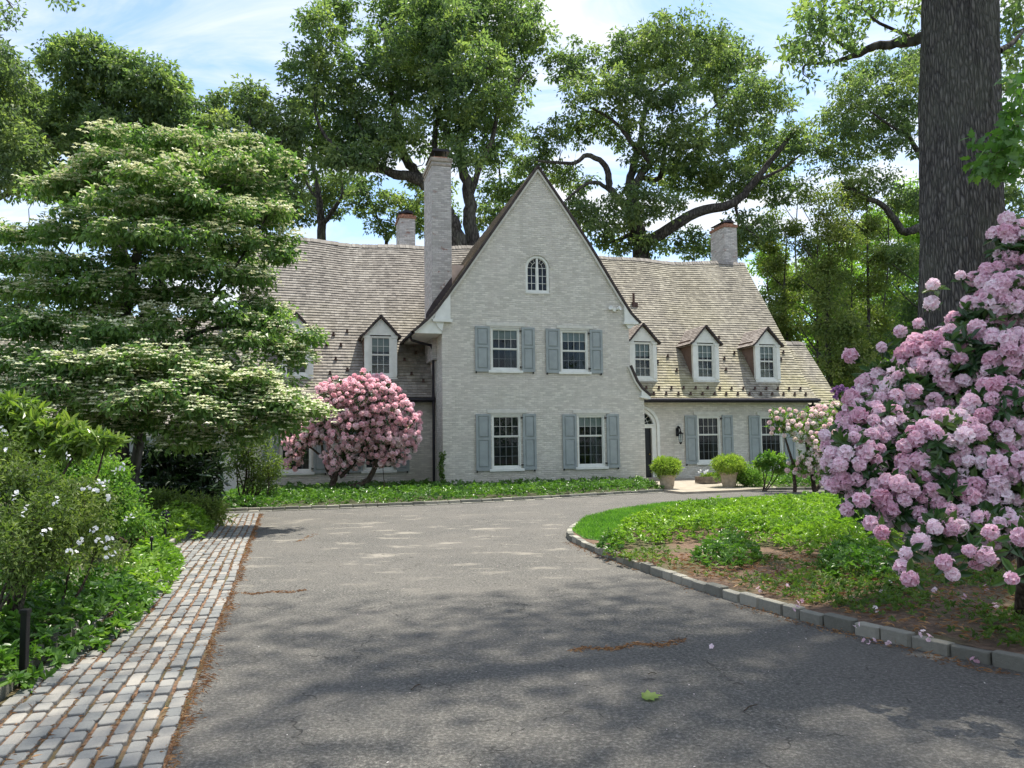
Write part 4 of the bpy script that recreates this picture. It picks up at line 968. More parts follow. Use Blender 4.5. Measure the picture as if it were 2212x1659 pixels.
def clump_leaves(C, n, rad, L, aspect=.5, droop=.3, flat=1.0, up=.7, tmpl=T_RHOMB, surf=.35, out_dir=.8):
    """n leaves round each centre"""
    K = len(C); c = np.repeat(C, n, 0); d = unit(rng.normal(size=(K*n, 3))); r = rng.random(K*n)**surf
    rr = np.repeat(np.broadcast_to(rad, (K,))*rng.uniform(.7, 1.25, K), n)
    o = d*(r*rr)[:, None]; o[:, 2] *= flat; P = c+o
    D = d*out_dir + rng.normal(size=d.shape)*.5; D[:, 2] -= droop
    Nn = rng.normal(size=d.shape)*.55; Nn[:, 2] += up; Nn += d*.3
    Ls = L*rng.uniform(.7, 1.25, K*n)
    tint = np.clip(np.repeat(rng.normal(.5, .16, K), n) + rng.normal(0, .16, K*n) , 0, 1)
    return leaves(P, D, Nn, Ls, Ls*aspect, tmpl, tint)
def wempty(name, loc, label, cat, group=None):
    e = empty(name, loc, 0, label, cat, group); e['_world'] = 1; return e
def limb(pts, Y, r0, r1, dY=0.0):
    """polyline through picture points at distance Y (dY: change of distance to the end)"""
    n = len(pts); out = []
    for i, q in enumerate(pts):
        f = i/max(n-1, 1); yy = Y + (dY*f if not callable(dY) else dY(f)); p = at(q[0], q[1], yy); out.append((*p, r0+(r1-r0)*f))
    return out
def tree(name, label, base, limbs, blobs, K, n, rad, L, mat, bark, group=None, aspect=.45, droop=.35, flat=.8, dmin=0, shell=.5, tip=.015, thick=.012, up=.6, cat='tree'):
    e = wempty(name, base, label, cat, group); tb = Tubes(); blobs = [(b[0], tuple(x*1.15 for x in b[1])) for b in blobs]
    limbs = [[(q[0], q[1], q[2], q[3]*.82) for q in l] for l in limbs]
    C = sample_blobs(blobs, int(K*1.7), shell, rad*.50)
    grow(limbs, C, tb, tip=tip, thick=thick); tb.build('trunk', bark, e)
    rs = np.random.default_rng(len(C)).uniform(.42, .78, len(C))*rad
    foliage('crown', mat, e, [clump_leaves(C, int(n*.62), rs, L*1.06, aspect*1.1, droop, .6, up, surf=.6)])
    return e
GT = 'tall oaks behind the house'

# --- T5: spreading oak right of the gable
Y = 47.0
b5 = [(1470,95,105,60),(1380,125,80,60),(1235,140,65,45),(1300,200,80,55),(1420,220,80,60),(1560,150,85,75),(1630,225,70,65),(1520,290,85,60),(1660,320,75,60),(1255,275,55,38),(1195,290,35,30),(1150,345,55,40),
      (1225,385,55,30),(1300,470,65,45),(1400,440,70,45),(1500,380,80,50),(1590,395,70,45),(1350,525,70,28),(1480,525,70,28),(1610,500,60,45),(1560,530,50,25),(1720,300,35,35),(1690,410,50,35),(1250,470,50,40),(1420,330,60,50),(1340,290,45,35)]
blobs = [pblob(a, b, c, d, Y + rng.uniform(-3.5, 2.5), .8) for a, b, c, d in b5]
lm = [limb([(1390,700),(1388,600),(1384,540),(1376,500),(1366,470)], Y, .78, .55),
      limb([(1372,490),(1349,444),(1318,406),(1309,359),(1268,336),(1237,353),(1162,347)], Y, .36, .09, -2),
      limb([(1370,475),(1365,431),(1385,375),(1403,350),(1368,312),(1331,266),(1274,231)], Y, .42, .08, -2.5),
      limb([(1368,450),(1360,400),(1372,350),(1384,300),(1399,219),(1430,185),(1459,166)], Y, .40, .07, 1),
      limb([(1393,384),(1425,384),(1440,309),(1474,281),(1524,250),(1565,206)], Y, .24, .06, -1.5),
      limb([(1384,525),(1418,512),(1506,459),(1587,437),(1631,391),(1678,331),(1722,275)], Y-.3, .52, .12, -2),
      limb([(1343,437),(1302,400),(1268,397),(1224,431)], Y, .2, .08, -2),
      limb([(1631,391),(1690,365),(1735,330)], Y-1.5, .15, .05, -.5), limb([(1374,500),(1330,520),(1285,522)], Y, .22, .08, -.5),
      limb([(1440,309),(1490,320),(1540,290),(1610,255)], Y-1, .14, .05, 0), limb([(1587,437),(1600,480),(1640,515)], Y-1, .13, .04, 0)]
tree('oak_tree', 'broad spreading oak with forked dark limbs rising right of the gable peak', at(1390, 965, Y)*[1, 1, 0], lm, blobs, 560, 95, .95, .26, MAT['oak'], MAT['bark'], GT)

# --- T3: tall oak behind the tall chimney (two stems)
Y = 44.0
b3 = [(690,65,45,60),(735,25,45,40),(680,160,70,70),(770,190,90,80),(760,290,100,70),(680,260,55,60),(880,70,80,80),(960,60,90,80),(1060,55,95,70),(1140,65,50,60),(900,180,90,80),(1010,170,90,80),(1095,140,65,75),
      (850,300,85,60),(960,280,75,60),(1050,245,60,60),(870,0,110,40),(1010,-10,130,50),(760,350,80,40),(1090,210,50,30),(700,330,60,50),(1000,340,50,40),(940,130,90,80),(1050,330,30,40),(820,120,60,60)]
blobs = [pblob(a, b, c, d, Y + rng.uniform(-3.5, 2.5), .8) for a, b, c, d in b3]
lm = [limb([(1022,640),(1020,540),(1016,470),(1012,410),(1000,360),(995,300),(1010,230),(1045,160),(1075,90)], Y+1, .62, .10),
      limb([(1014,440),(1030,380),(1062,300),(1078,240),(1110,190),(1140,150)], Y+1, .26, .06, -1),
      limb([(1000,580),(985,500),(965,460),(930,410),(900,385),(860,378),(820,365),(770,360),(720,345)], Y, .62, .16, -3),
      limb([(925,405),(895,370),(870,330),(858,290),(850,230),(838,150),(830,60)], Y, .42, .09, -1),
      limb([(965,455),(940,330),(945,260),(960,170),(975,60)], Y, .28, .07, 1), limb([(1005,330),(960,280),(930,210),(900,120)], Y+1, .24, .06, -1),
      limb([(770,360),(740,330),(700,290),(680,230),(690,140)], Y-3, .18, .05, 0), limb([(820,365),(800,330),(770,250),(760,180)], Y-2, .18, .05, 0)]
tree('oak_tree', 'tallest oak with two dark stems behind the tall chimney', at(1010, 965, Y)*[1, 1, 0], lm, blobs, 600, 100, .95, .26, MAT['oak2'], MAT['bark'], GT)

# --- T4: slim oak seen between the dogwood and the chimney
Y = 50.0
b4 = [(690,430,60,40),(790,430,55,35),(850,440,50,30),(740,400,60,30),(650,470,35,30),(880,480,40,30),(940,470,50,50),(820,490,40,20),(1090,420,50,60),(1060,480,50,40),(1130,400,40,40),(1110,300,50,40),(930,400,50,40)]
blobs = [pblob(a, b, c, d, Y + rng.uniform(-2, 2), .8) for a, b, c, d in b4]
lm = [limb([(694,640),(695,500),(692,450),(685,400),(675,350)], Y, .42, .14), limb([(698,485),(725,445),(740,420),(735,380)], Y, .22, .08), limb([(690,430),(665,400),(650,350)], Y, .18, .06),
      limb([(820,640),(835,520),(815,470),(790,410)], Y+1, .18, .06), limb([(835,520),(880,460),(900,420)], Y+1, .13, .05), limb([(1095,700),(1092,500),(1085,430),(1075,330)], Y+1, .2, .06)]
tree('oak_tree', 'slim forked oak with sparse leaves between the dogwood and the short chimney', at(694, 965, Y)*[1, 1, 0], lm, blobs, 210, 70, .8, .26, MAT['oak'], MAT['bark'], GT, tip=.02)

# --- T2, T1, T0: oaks behind the dogwood
Y = 40.0
b2 = [(520,235,75,50),(600,270,55,55),(460,300,70,55),(560,340,80,50),(620,350,45,60),(500,400,90,50),(600,430,50,50)]
lm = [limb([(545,800),(540,600),(535,450),(530,350),(540,260)], Y, .4, .08), limb([(535,450),(580,380),(610,300)], Y, .18, .05), limb([(535,430),(490,360),(470,300)], Y, .18, .05)]
tree('oak_tree', 'lower rounded oak just left of the tallest oak above the dogwood', at(545, 965, Y)*[1, 1, 0], lm, [pblob(a, b, c, d, Y+rng.uniform(-2, 2), .8) for a, b, c, d in b2], 230, 95, .85, .24, MAT['oak'], MAT['bark'], GT)
Y = 38.0
b1 = [(170,130,75,50),(230,150,60,50),(310,190,85,60),(365,230,60,60),(200,215,80,50),(130,270,80,70),(220,300,80,60),(300,290,80,70),(390,300,60,60),(80,380,60,45),(170,390,60,40),(60,300,50,60)]
lm = [limb([(265,900),(262,600),(258,480),(262,400),(255,340),(235,260),(220,190)], Y, .55, .10), limb([(262,420),(225,370),(180,345),(140,330),(80,270)], Y, .24, .07, -2), limb([(258,430),(300,360),(340,280),(370,220)], Y, .24, .06), limb([(260,380),(270,320),(290,240)], Y, .2, .06),
      limb([(262,470),(200,450),(140,420),(90,400),(30,420)], Y, .18, .06, -2)]
tree('oak_tree', 'round-topped oak above the dogwood with a dark bent limb', at(265, 965, Y)*[1, 1, 0], lm, [pblob(a, b, c, d, Y+rng.uniform(-2, 2), .8) for a, b, c, d in b1], 420, 95, .85, .24, MAT['oak2'], MAT['bark'], GT)
Y = 33.0
b0 = [(-10,170,60,70),(20,230,60,80),(-30,300,80,80),(40,330,50,60),(-60,120,80,80),(0,400,40,40),(-60,250,90,120)]
lm = [limb([(-60,900),(-55,500),(-40,380),(-20,300),(0,220)], Y, .5, .08), limb([(-50,450),(20,418),(55,400),(90,380)], Y, .14, .06), limb([(-40,400),(-90,300),(-70,180)], Y, .2, .06)]
tree('oak_tree', 'oak cut by the upper left picture edge', at(-60, 965, Y)*[1, 1, 0], lm, [pblob(a, b, c, d, Y+rng.uniform(-1.5, 1.5), .8) for a, b, c, d in b0], 260, 95, .75, .2, MAT['oak'], MAT['bark'], GT)

# --- T6: oak whose limbs show left of the great trunk
Y = 47.0
b6 = [(1905,160,70,45),(1955,200,50,70),(1840,210,60,45),(1800,270,60,50),(1865,290,75,50),(1945,300,50,50),(1820,350,55,35),(1880,390,60,30),(1960,430,45,40),(1780,330,40,40),(1920,240,60,50),(1990,130,40,60),(2090,250,80,120),(2190,450,50,60),(2200,330,40,60)]
lm = [limb([(2080,900),(2075,600),(2060,500),(1989,494),(1951,500),(1929,469),(1901,441),(1858,422),(1817,394)], Y, .45, .12, -2), limb([(2070,500),(2030,400),(1992,344),(1973,312),(1957,287),(1929,275),(1880,240)], Y, .3, .06, -1), limb([(1992,344),(1965,290),(1960,230)], Y, .12, .05), limb([(2065,480),(2100,350),(2110,200)], Y, .3, .08)]
tree('oak_tree', 'oak whose crooked limb curves out left of the great trunk', at(2080, 965, Y)*[1, 1, 0], lm, [pblob(a, b, c, d, Y+rng.uniform(-2, 2), .8) for a, b, c, d in b6], 380, 85, .8, .22, MAT['oak'], MAT['bark'], GT)

# --- woods on the right: thin stems, hemlocks, young bright trees
GW = 'trees of the wood right of the house'
def wood_tree(px, top, w, Y, mat, bark, label, K, n, L, stem=.16, name='woodland_tree', bare=False, low=880, rad=.7, droop=.3, flat=.7, lean=0):
    wb = rng.uniform(-9, 9, 3); lmb = [limb([(px, 980), (px+lean*.15+wb[0], 980+(top-980)*.25), (px+lean*.4+wb[1], (980+top)/2), (px+lean*.6+wb[2], 980+(top-980)*.75), (px+lean, top+10)], Y, stem, .03)]
    bl = []
    for k in range(7):
        f = k/6; yy = low + (top-low)*f; ww = w*(1.25-.75*f)*rng.uniform(.6, 1.25); bl.append(pblob(px+rng.uniform(-.55, .55)*w+lean*f, yy, ww, (low-top)/9, Y+rng.uniform(-1.5, 1.5), .8))
    for k in range(6):
        f = .25+k*.12; yy = 980+(top-980)*f; s = rng.choice([-1, 1]); lmb.append(limb([(px+lean*f, yy), (px+s*w*.4+lean*f, yy-25), (px+s*w*.85+lean*f, yy-rng.uniform(30, 80))], Y, stem*.35, .02, rng.uniform(-2, 2)))
    e = wempty(name, at(px, 965, Y)*[1, 1, 0], label, 'tree', GW); tb = Tubes(); C = sample_blobs(bl, K, .6)
    grow(lmb, C, tb, tip=.012, thick=.007, bend=.1); tb.build('trunk', bark, e)
    if not bare: foliage('crown', mat, e, [clump_leaves(C, int(n*.66), rad*.8, L*1.2, .45, droop, .45, .6)])
    return e
wood_tree(1795, 440, 75, 43, MAT['hemlock'], MAT['bark'], 'dark-stemmed feathery hemlock nearest the right end of the roof', 330, 70, .17, .24, 'hemlock_tree', low=860, lean=-10)
wood_tree(1700, 500, 60, 48, MAT['hemlock'], MAT['bark'], 'thin feathery hemlock directly behind the right roof verge', 240, 60, .18, .16, 'hemlock_tree', low=720)
wood_tree(1872, 420, 70, 46, MAT['hemlock'], MAT['bark'], 'yellow-green hemlock between the dark stem and the great trunk', 260, 70, .18, .16, 'hemlock_tree', low=820)
wood_tree(1940, 430, 90, 58, MAT['bright_tree'], MAT['bark'], 'bright green young tree just left of the great trunk', 330, 80, .26, .16, low=860, rad=.9)
wood_tree(1840, 470, 90, 66, MAT['bright_tree'], MAT['bark'], 'pale green tree farthest back in the wood', 330, 80, .3, .16, low=860, rad=1.1)
wood_tree(1765, 540, 110, 74, MAT['bright_tree'], MAT['bark'], 'broad pale green tree filling the gap behind the hemlocks', 330, 80, .3, .16, low=880, rad=1.2)
wood_tree(1900, 500, 120, 78, MAT['bright_tree'], MAT['bark'], 'distant broad light green tree just left of the great trunk', 330, 80, .3, .16, low=880, rad=1.2)
wood_tree(1690, 560, 80, 62, MAT['bright_tree'], MAT['bark'], 'light green tree low behind the roof verge', 260, 80, .28, .16, low=860, rad=1.0)
wood_tree(1995, 560, 80, 44, MAT['oak2'], MAT['bark'], 'dark green understorey tree behind the great trunk base', 260, 80, .2, .14, low=900, rad=.8)
wood_tree(2190, 560, 90, 40, MAT['bright_tree'], MAT['bark'], 'light tree seen right of the great trunk', 240, 80, .22, .16, low=920, rad=.8)
for q_, (px_, tp_, Yq) in enumerate(((1655, 470, 50), (1760, 420, 44), (1822, 430, 52), (1905, 440, 49))):
    wood_tree(px_, tp_, 45, Yq, MAT['hemlock'], MAT['bark'], ['thin half-bare stem closest behind the right roof verge', 'slender half-bare stem leaning beside the dark-stemmed hemlock', 'slim half-bare stem in the middle of the wood', 'slim half-bare stem close to the great trunk'][q_], 210, 44, .17, .08, low=760, rad=.8, lean=rng.uniform(-25, 25))
wood_tree(1725, 400, 50, 70, MAT['bright_tree'], MAT['bark_grey'], 'bare grey leafless tree against the sky beside the right chimney', 260, 60, .2, .2, name='bare_tree', bare=True, low=620)
wood_tree(40, 560, 120, 36, MAT['oak'], MAT['bark'], 'small tree low behind the dogwood at the left picture edge', 260, 80, .2, .16, low=900, rad=.8)
wood_tree(-120, 560, 140, 44, MAT['oak2'], MAT['bark'], 'dark tree beyond the left picture edge', 200, 80, .24, .16, low=900, rad=1.0)
# the far wood: one mass nobody could count
C = []
for k in range(900):
    a = rng.uniform(-1, 1); px = 1106 + a*1500; Yd = rng.uniform(70, 92)
    if -650 < px-1106 < 420 and rng.random() < .6: continue
    h = rng.uniform(0, 1)**.8*(9 + 4*math.sin(px*.011)+2*math.sin(px*.037)); q = at(px, 900, Yd); C.append((q[0], q[1], h))
C = np.array(C)
o = foliage('woods', MAT['bright_tree'], None, [clump_leaves(C, 45, 2.3, .62, .55, .3, .8, .5)]); tag(o, 'dense green wood filling the far distance', None, None, 'stuff')

C = []  # unseen trees added behind the camera so the windows reflect dark
for k in range(420):
    x = rng.uniform(-60, 60); y = -rng.uniform(22, 34); C.append((x, y, rng.uniform(0, 1)**.8*(9+3*math.sin(x*.2))))
C = np.array(C); o = foliage('woods', MAT['oak2'], None, [clump_leaves(C, 40, 2.2, .6, .55, .3, .8, .5)]); tag(o, 'unseen low wood added behind the camera to darken window reflections', None, None, 'stuff')
# --- great foreground oak on the right: trunk, low branch, crown over the driveway
base = G(2101, 1200)
e = wempty('great_oak_tree', (base[0], base[1], 0), 'massive ridged grey trunk rising out of the picture at the right', 'tree')
bx, by = base[0], base[1]
tr = [(bx+.03, by, -.1, .92), (bx+.02, by, .25, .70), (bx, by, .9, .60), (bx, by, 2.0, .545), (bx+.07, by, 4.0, .52), (bx+.20, by, 6.5, .495), (bx+.32, by, 9.0, .46), (bx+.3, by, 12.0, .42), (bx-.2, by-.3, 15, .33), (bx-.6, by-.6, 18, .22)]
P = catmull([q[:3] for q in tr], 14); rr = np.interp(np.linspace(0, len(tr)-1, len(P)), range(len(tr)), [q[3] for q in tr])
n = 180; a = np.linspace(0, 2*np.pi, n, endpoint=False); zz = P[:, 2]
# ridged bark cut into the surface
PH = rng.uniform(0, 6.28, 12); FR = np.array([17, 23, 29, 34, 41, 47, 13, 53, 38, 26, 9, 7])
rid = np.zeros((len(P), n))
Z3 = np.linspace(0, 1, len(P)*6)
Pd = np.array([np.interp(np.linspace(0, len(P)-1, len(P)*6), range(len(P)), P[:, i]) for i in range(3)]).T; rd = np.interp(np.linspace(0, len(P)-1, len(P)*6), range(len(P)), rr)
A_, Z_ = np.meshgrid(a, Pd[:, 2]); rid = np.zeros_like(A_)
for k in range(12): rid += np.sin(FR[k]*A_ + 1.1*np.sin(Z_*(1.5+.4*k)+PH[k]) + PH[k])*(.5 if FR[k] > 12 else .35)
rid = np.abs(rid/3.2); rid = np.minimum(rid, 1)
RR = rd[:, None]*(1+.018*np.sin(3*A_+Z_*.9)+.014*np.sin(2*A_-Z_*1.7+1)+.010*np.sin(5*A_+Z_*2.3)) + .030*rid - .015
flare = np.clip(1-(Pd[:, 2])/.9, 0, 1)[:, None]**2*.22*(np.sin(5*A_+1)+1)*.5; RR = RR+flare
Vt = np.stack([Pd[:, 0:1]+RR*np.cos(A_), Pd[:, 1:2]+RR*np.sin(A_), np.broadcast_to(Pd[:, 2:3], RR.shape)], -1).reshape(-1, 3)
i = np.arange(len(Pd)-1)[:, None]; j = np.arange(n)[None]; jn = (j+1) % n
np_mesh('trunk', Vt, np.stack([i*n+j, i*n+jn, (i+1)*n+jn, (i+1)*n+j], -1).reshape(-1, 4), MAT['bark_big'], e, smooth=True)
tb = Tubes()
lb = limb([(2040,75),(1998,80),(1950,92),(1890,100),(1850,118),(1815,130)], by+.1, .10, .035, 1.2)
C1 = np.array([at(x+rng.normal()*12, y+rng.normal()*12, by+rng.uniform(.2, 2.2)) for (x, y) in [(1725,45),(1750,70),(1775,30),(1800,60),(1720,110),(1740,95),(1830,30),(1850,60),(1880,20),(1790,95),(1700,120),(1760,125),(1820,100),(1760,10),(1900,40),(1930,20),(1870,-20),(1800,-20),(1950,60),(1980,25),(1780,-30),(1745,140),(1725,20),(1850,85),(1740,65),(1710,90),(1780,60),(1810,25),(1905,-10),(1845,5)] for _ in range(3)])
grow([lb, limb([(1850,118),(1810,90),(1780,70)], by+1, .03, .02), limb([(1850,118),(1790,135),(1740,140),(1735,160)], by+1, .03, .012), limb([(1980,85),(1900,50),(1860,15)], by+1, .03, .015)], C1, tb, tip=.006, thick=.01)
crownb = [((bx-4.5, by-.5, 13.5), (4.2, 3.6, 2.2)), ((bx-2, by-3.5, 15.5), (4.5, 4.0, 3)), ((bx+2.5, by-2, 16), (4.5, 4.5, 3.5)), ((bx-5.2, by-4.2, 14.5), (3.6, 3.0, 2.0)), ((bx+.5, by-6, 14), (4.5, 3.4, 2.6)), ((bx+4, by+2.5, 15), (4, 4, 3)), ((bx+.5, by, 20), (5, 4, 3)), ((bx-1, by+.6, 15.5), (3, 2.0, 2)), ((bx+5, by-5, 13), (4, 4, 3)), ((bx-2.6, by-1.8, 11.5), (2.4, 1.6, 1.1)),((bx-6.5, by-6.5, 15), (3, 2.4, 2)), ((bx-1, by-8, 15), (5, 2.4, 2.4))]
C2_ = sample_blobs(crownb, 330, .6)
grow([[(bx, by, 10, .3), (bx-2, by-1, 12, .2), (bx-4.5, by-1.5, 13.5, .12)], [(bx, by, 12, .3), (bx+2, by-2, 14.5, .2), (bx+4, by-3, 16, .1)], [(bx, by, 11, .26), (bx-.5, by-3, 13.2, .18), (bx-1.5, by-5.5, 14.5, .1)]], C2_, tb, tip=.02, thick=.012)
C3 = np.array([at(x+rng.normal()*10, y+rng.normal()*12, by+rng.uniform(.6, 2.0)) for (x, y) in [(2190,20),(2205,60),(2180,60),(2200,110),(2185,130),(2210,160),(2180,-10),(2215,0),(2190,90),(2205,190)] for _ in range(3)])
grow([limb([(2160,110),(2190,90),(2215,60)], by+.2, .05, .02, .5)], C3, tb, tip=.006)
tb.build('branch', MAT['bark'], e)
foliage('crown', MAT['oak2'], e, [clump_leaves(C2_, 66, .88, .19, .5, .2, .7, .6), clump_leaves(C1, 26, .17, .10, .5, .3, .8, .6), clump_leaves(C3, 26, .2, .11, .5, .3, .8, .6)])

# maple spray hanging into the picture at the right edge
Y = 6.6
e = wempty('maple_tree', (8.4, 7.4, 0), 'big-leaved maple spray hanging in from the right picture edge', 'tree')
tb = Tubes(); tb.add(catmull([(8.4, 7.4, 0), (8.3, 7.3, 2.4), (7.9, 7.1, 4.2), (6.4, 6.9, 4.9), (4.9, 6.7, 4.3)], 6), np.linspace(.10, .02, 25), 8)
C = np.array([at(x+rng.normal()*9, y+rng.normal()*9, Y+rng.uniform(-.3, .4)) for (x, y) in [(2190,170),(2205,190),(2200,225),(2180,245),(2210,260),(2150,300),(2170,290),(2190,310),(2130,325),(2110,350),(2125,360),(2150,340),(2175,340),(2200,330),(2205,290),(2190,270),(2140,360),(2165,365),(2205,365)] for _ in range(3)])
C = np.concatenate([C, sample_blobs([((7.2, 7.3, 5.1), (1.0, 1.0, .7)), ((8.4, 7.4, 6), (1.5, 1.4, 1.2)), ((8.6, 8, 4.2), (1.0, 1, .8))], 260, .6)])
grow([[(8.2, 7.3, 3.5, .05), (8.4, 7.4, 5.6, .03)], [(4.9, 6.7, 4.3, .02), (*at(2215, 250, Y), .018), (*at(2185, 300, Y), .012), (*at(2140, 335, Y), .006)]], C, tb, tip=.004, thick=.006); tb.build('branch', MAT['bark_brown'], e)
foliage('crown', MAT['maple'], e, [clump_leaves(C, 8, .09, .095, .75, .7, .8, .9, T_LOBE)])
# twigs hanging in at the upper left
e = wempty('ash_tree', (-9.5, 9, 0), 'dark twig tips hanging in at the top left corner', 'tree')
tb = Tubes(); Y = 9.0
C = np.array([at(x+rng.normal()*6, y+rng.normal()*6, Y+rng.uniform(-.3, .3)) for (x, y) in [(5,10),(20,15),(30,25),(40,8),(8,30),(15,50),(3,55),(25,42),(110,-4),(130,0),(150,6),(165,10),(120,-15),(5,35),(12,20)] for _ in range(2)])
grow([[(-9.5, 9, 0, .2), (-9.0, 9, 5, .15), (-7.5, 9, 7.5, .07), (*at(-20, -20, Y), .015), (*at(30, 20, Y), .005)], [(-7.5, 9, 7.5, .05), (*at(60, -50, Y), .02), (*at(110, -10, Y), .006), (*at(160, 8, Y), .004)]], C, tb, tip=.004, thick=.006); tb.build('branch', MAT['bark'], e)
foliage('crown', MAT['oak2'], e, [clump_leaves(C, 9, .08, .06, .5, .3, .8, .6)])

# --- dogwood: layered tiers with pale bracts on top
dY = 16.2
dbase = at(262, 1010, dY); dbase[2] = 0
e = wempty('dogwood_tree', dbase, 'large layered dogwood with creamy bracts in front of the left wing', 'tree')
tiers = [  # px, py, rx, ry(thickness), dY
 (300,300,90,16,0),(400,310,110,18,.5),(520,310,70,16,1),(590,345,50,14,.5),(240,345,70,14,-.5),(450,360,120,20,0),(330,385,120,18,-1),(190,390,90,14,0),(560,400,70,18,.5),
 (130,400,60,10,-.5),(420,430,120,20,-1),(250,440,110,18,-1.2),(570,455,60,18,0),(80,500,80,14,0),(180,500,90,16,-.8),(330,500,120,18,-1.5),(480,500,90,20,-.5),(585,510,45,18,.4),(600,545,25,12,0),
 (60,560,70,14,0),(150,570,80,14,-.8),(420,570,90,18,-1),(530,590,60,18,-.3),(560,650,45,16,0),(110,620,80,14,-.5),(40,620,50,12,0),(230,610,70,16,-1),(480,670,70,16,-.8),
 (20,690,70,16,-.8),(110,700,110,18,-1.6),(240,710,80,16,-2),(330,700,70,18,-1),(590,700,60,16,-.4),(650,722,40,10,-.4),(550,730,60,14,-.8),(630,755,30,12,-.6),
 (60,770,90,20,-2),(180,780,110,22,-2.6),(300,770,90,20,-2.6),(400,800,80,24,-2.2),(350,850,100,22,-2.8),(470,830,60,22,-1.8),(530,820,80,20,-1.6),(600,845,70,18,-1.4),(660,880,35,18,-1.2),(560,870,70,18,-1.8),(450,880,60,20,-2.2),
 (250,850,70,20,-2.6),(110,850,90,22,-2.4),(30,830,60,20,-2),(610,905,50,14,-1.4),(520,930,30,20,-1.4),(400,930,50,20,-1.8),(300,910,50,18,-1.6),(180,900,60,20,-1.6),(545,465,50,16,.5),(380,640,80,16,0),(300,560,80,14,1),(200,660,70,14,1),(450,740,80,18,.5),(350,440,100,16,1.5),(500,560,80,18,1.5),(250,780,90,16,1)]
Cd = []; pale = []
for (x, y, rx, ry, d) in tiers:
    c = at(x, y, dY+d); s = (dY+d)/FP; m = max(8, int(rx*.26))
    for k in range(m):
        a = rng.uniform(0, 6.28); r = math.sqrt(rng.random()); p = c + np.array([math.cos(a)*r*rx*s, math.sin(a)*r*rx*s*.85, 0]); p[2] += rng.normal()*ry*s*.6 - r*r*ry*s*1.0; Cd.append(p); pale.append(1.0 if (y > 740 or (y < 420 and x < 260)) else .55)
fillb = [pblob(300, 470, 230, 150, dY+.6, .8), pblob(420, 470, 160, 130, dY+.8, .8), pblob(330, 680, 300, 130, dY+.3, .8), pblob(200, 790, 240, 90, dY-1, .8), pblob(470, 830, 170, 80, dY-1, .8)]
F_ = sample_blobs(fillb, 270, .6); Cd += list(F_); pale += [.35 if f[2] > 4 else .7 for f in F_]
Cd = np.array(Cd); pale = np.array(pale)
tb = Tubes()
tp = lambda x, y, d=0: tuple(at(x, y, dY+d))
lm = [[(*dbase, .20), (*tp(262, 940), .17), (*tp(258, 860), .15), (*tp(262, 760), .13), (*tp(280, 620), .10), (*tp(310, 480), .07), (*tp(330, 380), .03)],
      [(dbase[0]+.15, dbase[1], 0, .14), (*tp(300, 960), .10), (*tp(310, 900, -.3), .095), (*tp(345, 860, -.6), .08), (*tp(400, 845, -1), .06), (*tp(480, 830, -1.4), .04), (*tp(560, 840, -1.6), .02)],
      [(*tp(260, 800), .11), (*tp(330, 640), .08), (*tp(400, 520), .05), (*tp(480, 400), .02)], [(*tp(262, 760), .09), (*tp(200, 640), .06), (*tp(130, 540), .035), (*tp(60, 500), .015)], [(*tp(258, 860), .09), (*tp(170, 780, -1.5), .05), (*tp(60, 760, -2), .02)],
      [(*tp(345, 860, -.6), .07), (*tp(420, 700), .05), (*tp(520, 560), .03), (*tp(580, 460), .015)], [(*tp(262, 800), .07), (*tp(420, 720), .05), (*tp(560, 700, -.4), .03), (*tp(640, 722, -.4), .012)], [(*tp(262, 840), .08), (*tp(300, 800, -1.5), .05), (*tp(360, 790, -2.4), .02)]]
grow(lm, Cd, tb, tip=.008, thick=.006, bend=.06, rise=.05); tb.build('trunk', MAT['bark'], e)
foliage('crown', MAT['dogwood'], e, [clump_leaves(Cd, 46, .36, .125, .52, .55, .42, .75, T_RHOMB, .6)])
pb = []
for i_, c in enumerate(Cd):
    if rng.random() > pale[i_]*.98: continue
    m = int(rng.integers(10, 34)); o_ = rng.normal(size=(m, 3))*[.19, .19, .06]; o_[:, 2] += .10 - .6*(o_[:, 0]**2+o_[:, 1]**2); pb.append(c+o_)
pb = np.concatenate(pb); P4 = np.repeat(pb, 4, 0); ang = np.repeat(rng.uniform(0, 6.28, len(pb)), 4) + np.tile(np.arange(4)*np.pi/2, len(pb)); D = np.stack([np.cos(ang), np.sin(ang), np.full(len(ang), -.05)], 1); Nn = np.zeros_like(D); Nn[:, 2] = 1; Nn += np.repeat(rng.normal(size=(len(pb), 3))*.35, 4, 0); Nn[:, 1] -= .35
foliage('blossom', MAT['bract'], e, [leaves(P4, D, Nn, .072*rng.uniform(.75, 1.2, len(P4)), .060, T_RHOMB)])

# --- trusses of blossom
def floret_hi():
    V = [(0, 0, 0)]; F = []
    for k in range(10): a = k*.6283; V.append((.30*math.cos(a), .30*math.sin(a), .55))
    for k in range(20):
        a = k*.31416; lob = .5+.5*math.cos(5*a); r = .78+.30*lob; V.append((r*math.cos(a), r*math.sin(a), .72+.10*math.sin(k*2.3)+.16*(1-lob)+.05*(k % 2)))
    for k in range(10):
        k2 = (k+1) % 10; F.append((0, 1+k, 1+k2)); o0 = 11+2*k; o1 = 11+(2*k+1); o2 = 11+(2*k+2) % 20; F += [(1+k, o0, o1), (1+k, o1, 1+k2), (1+k2, o1, o2)]
    return np.array(V), np.array(F)
def floret_lo():
    V = [(0, 0, 0)]; F = []
    for k in range(10):
        a = k*.6283; r = 1.0 if k % 2 == 0 else .72; V.append((r*math.cos(a), r*math.sin(a), .55+.12*(k % 2)))
    for k in range(10): F.append((0, 1+k, 1+(k+1) % 10))
    return np.array(V), np.array(F)
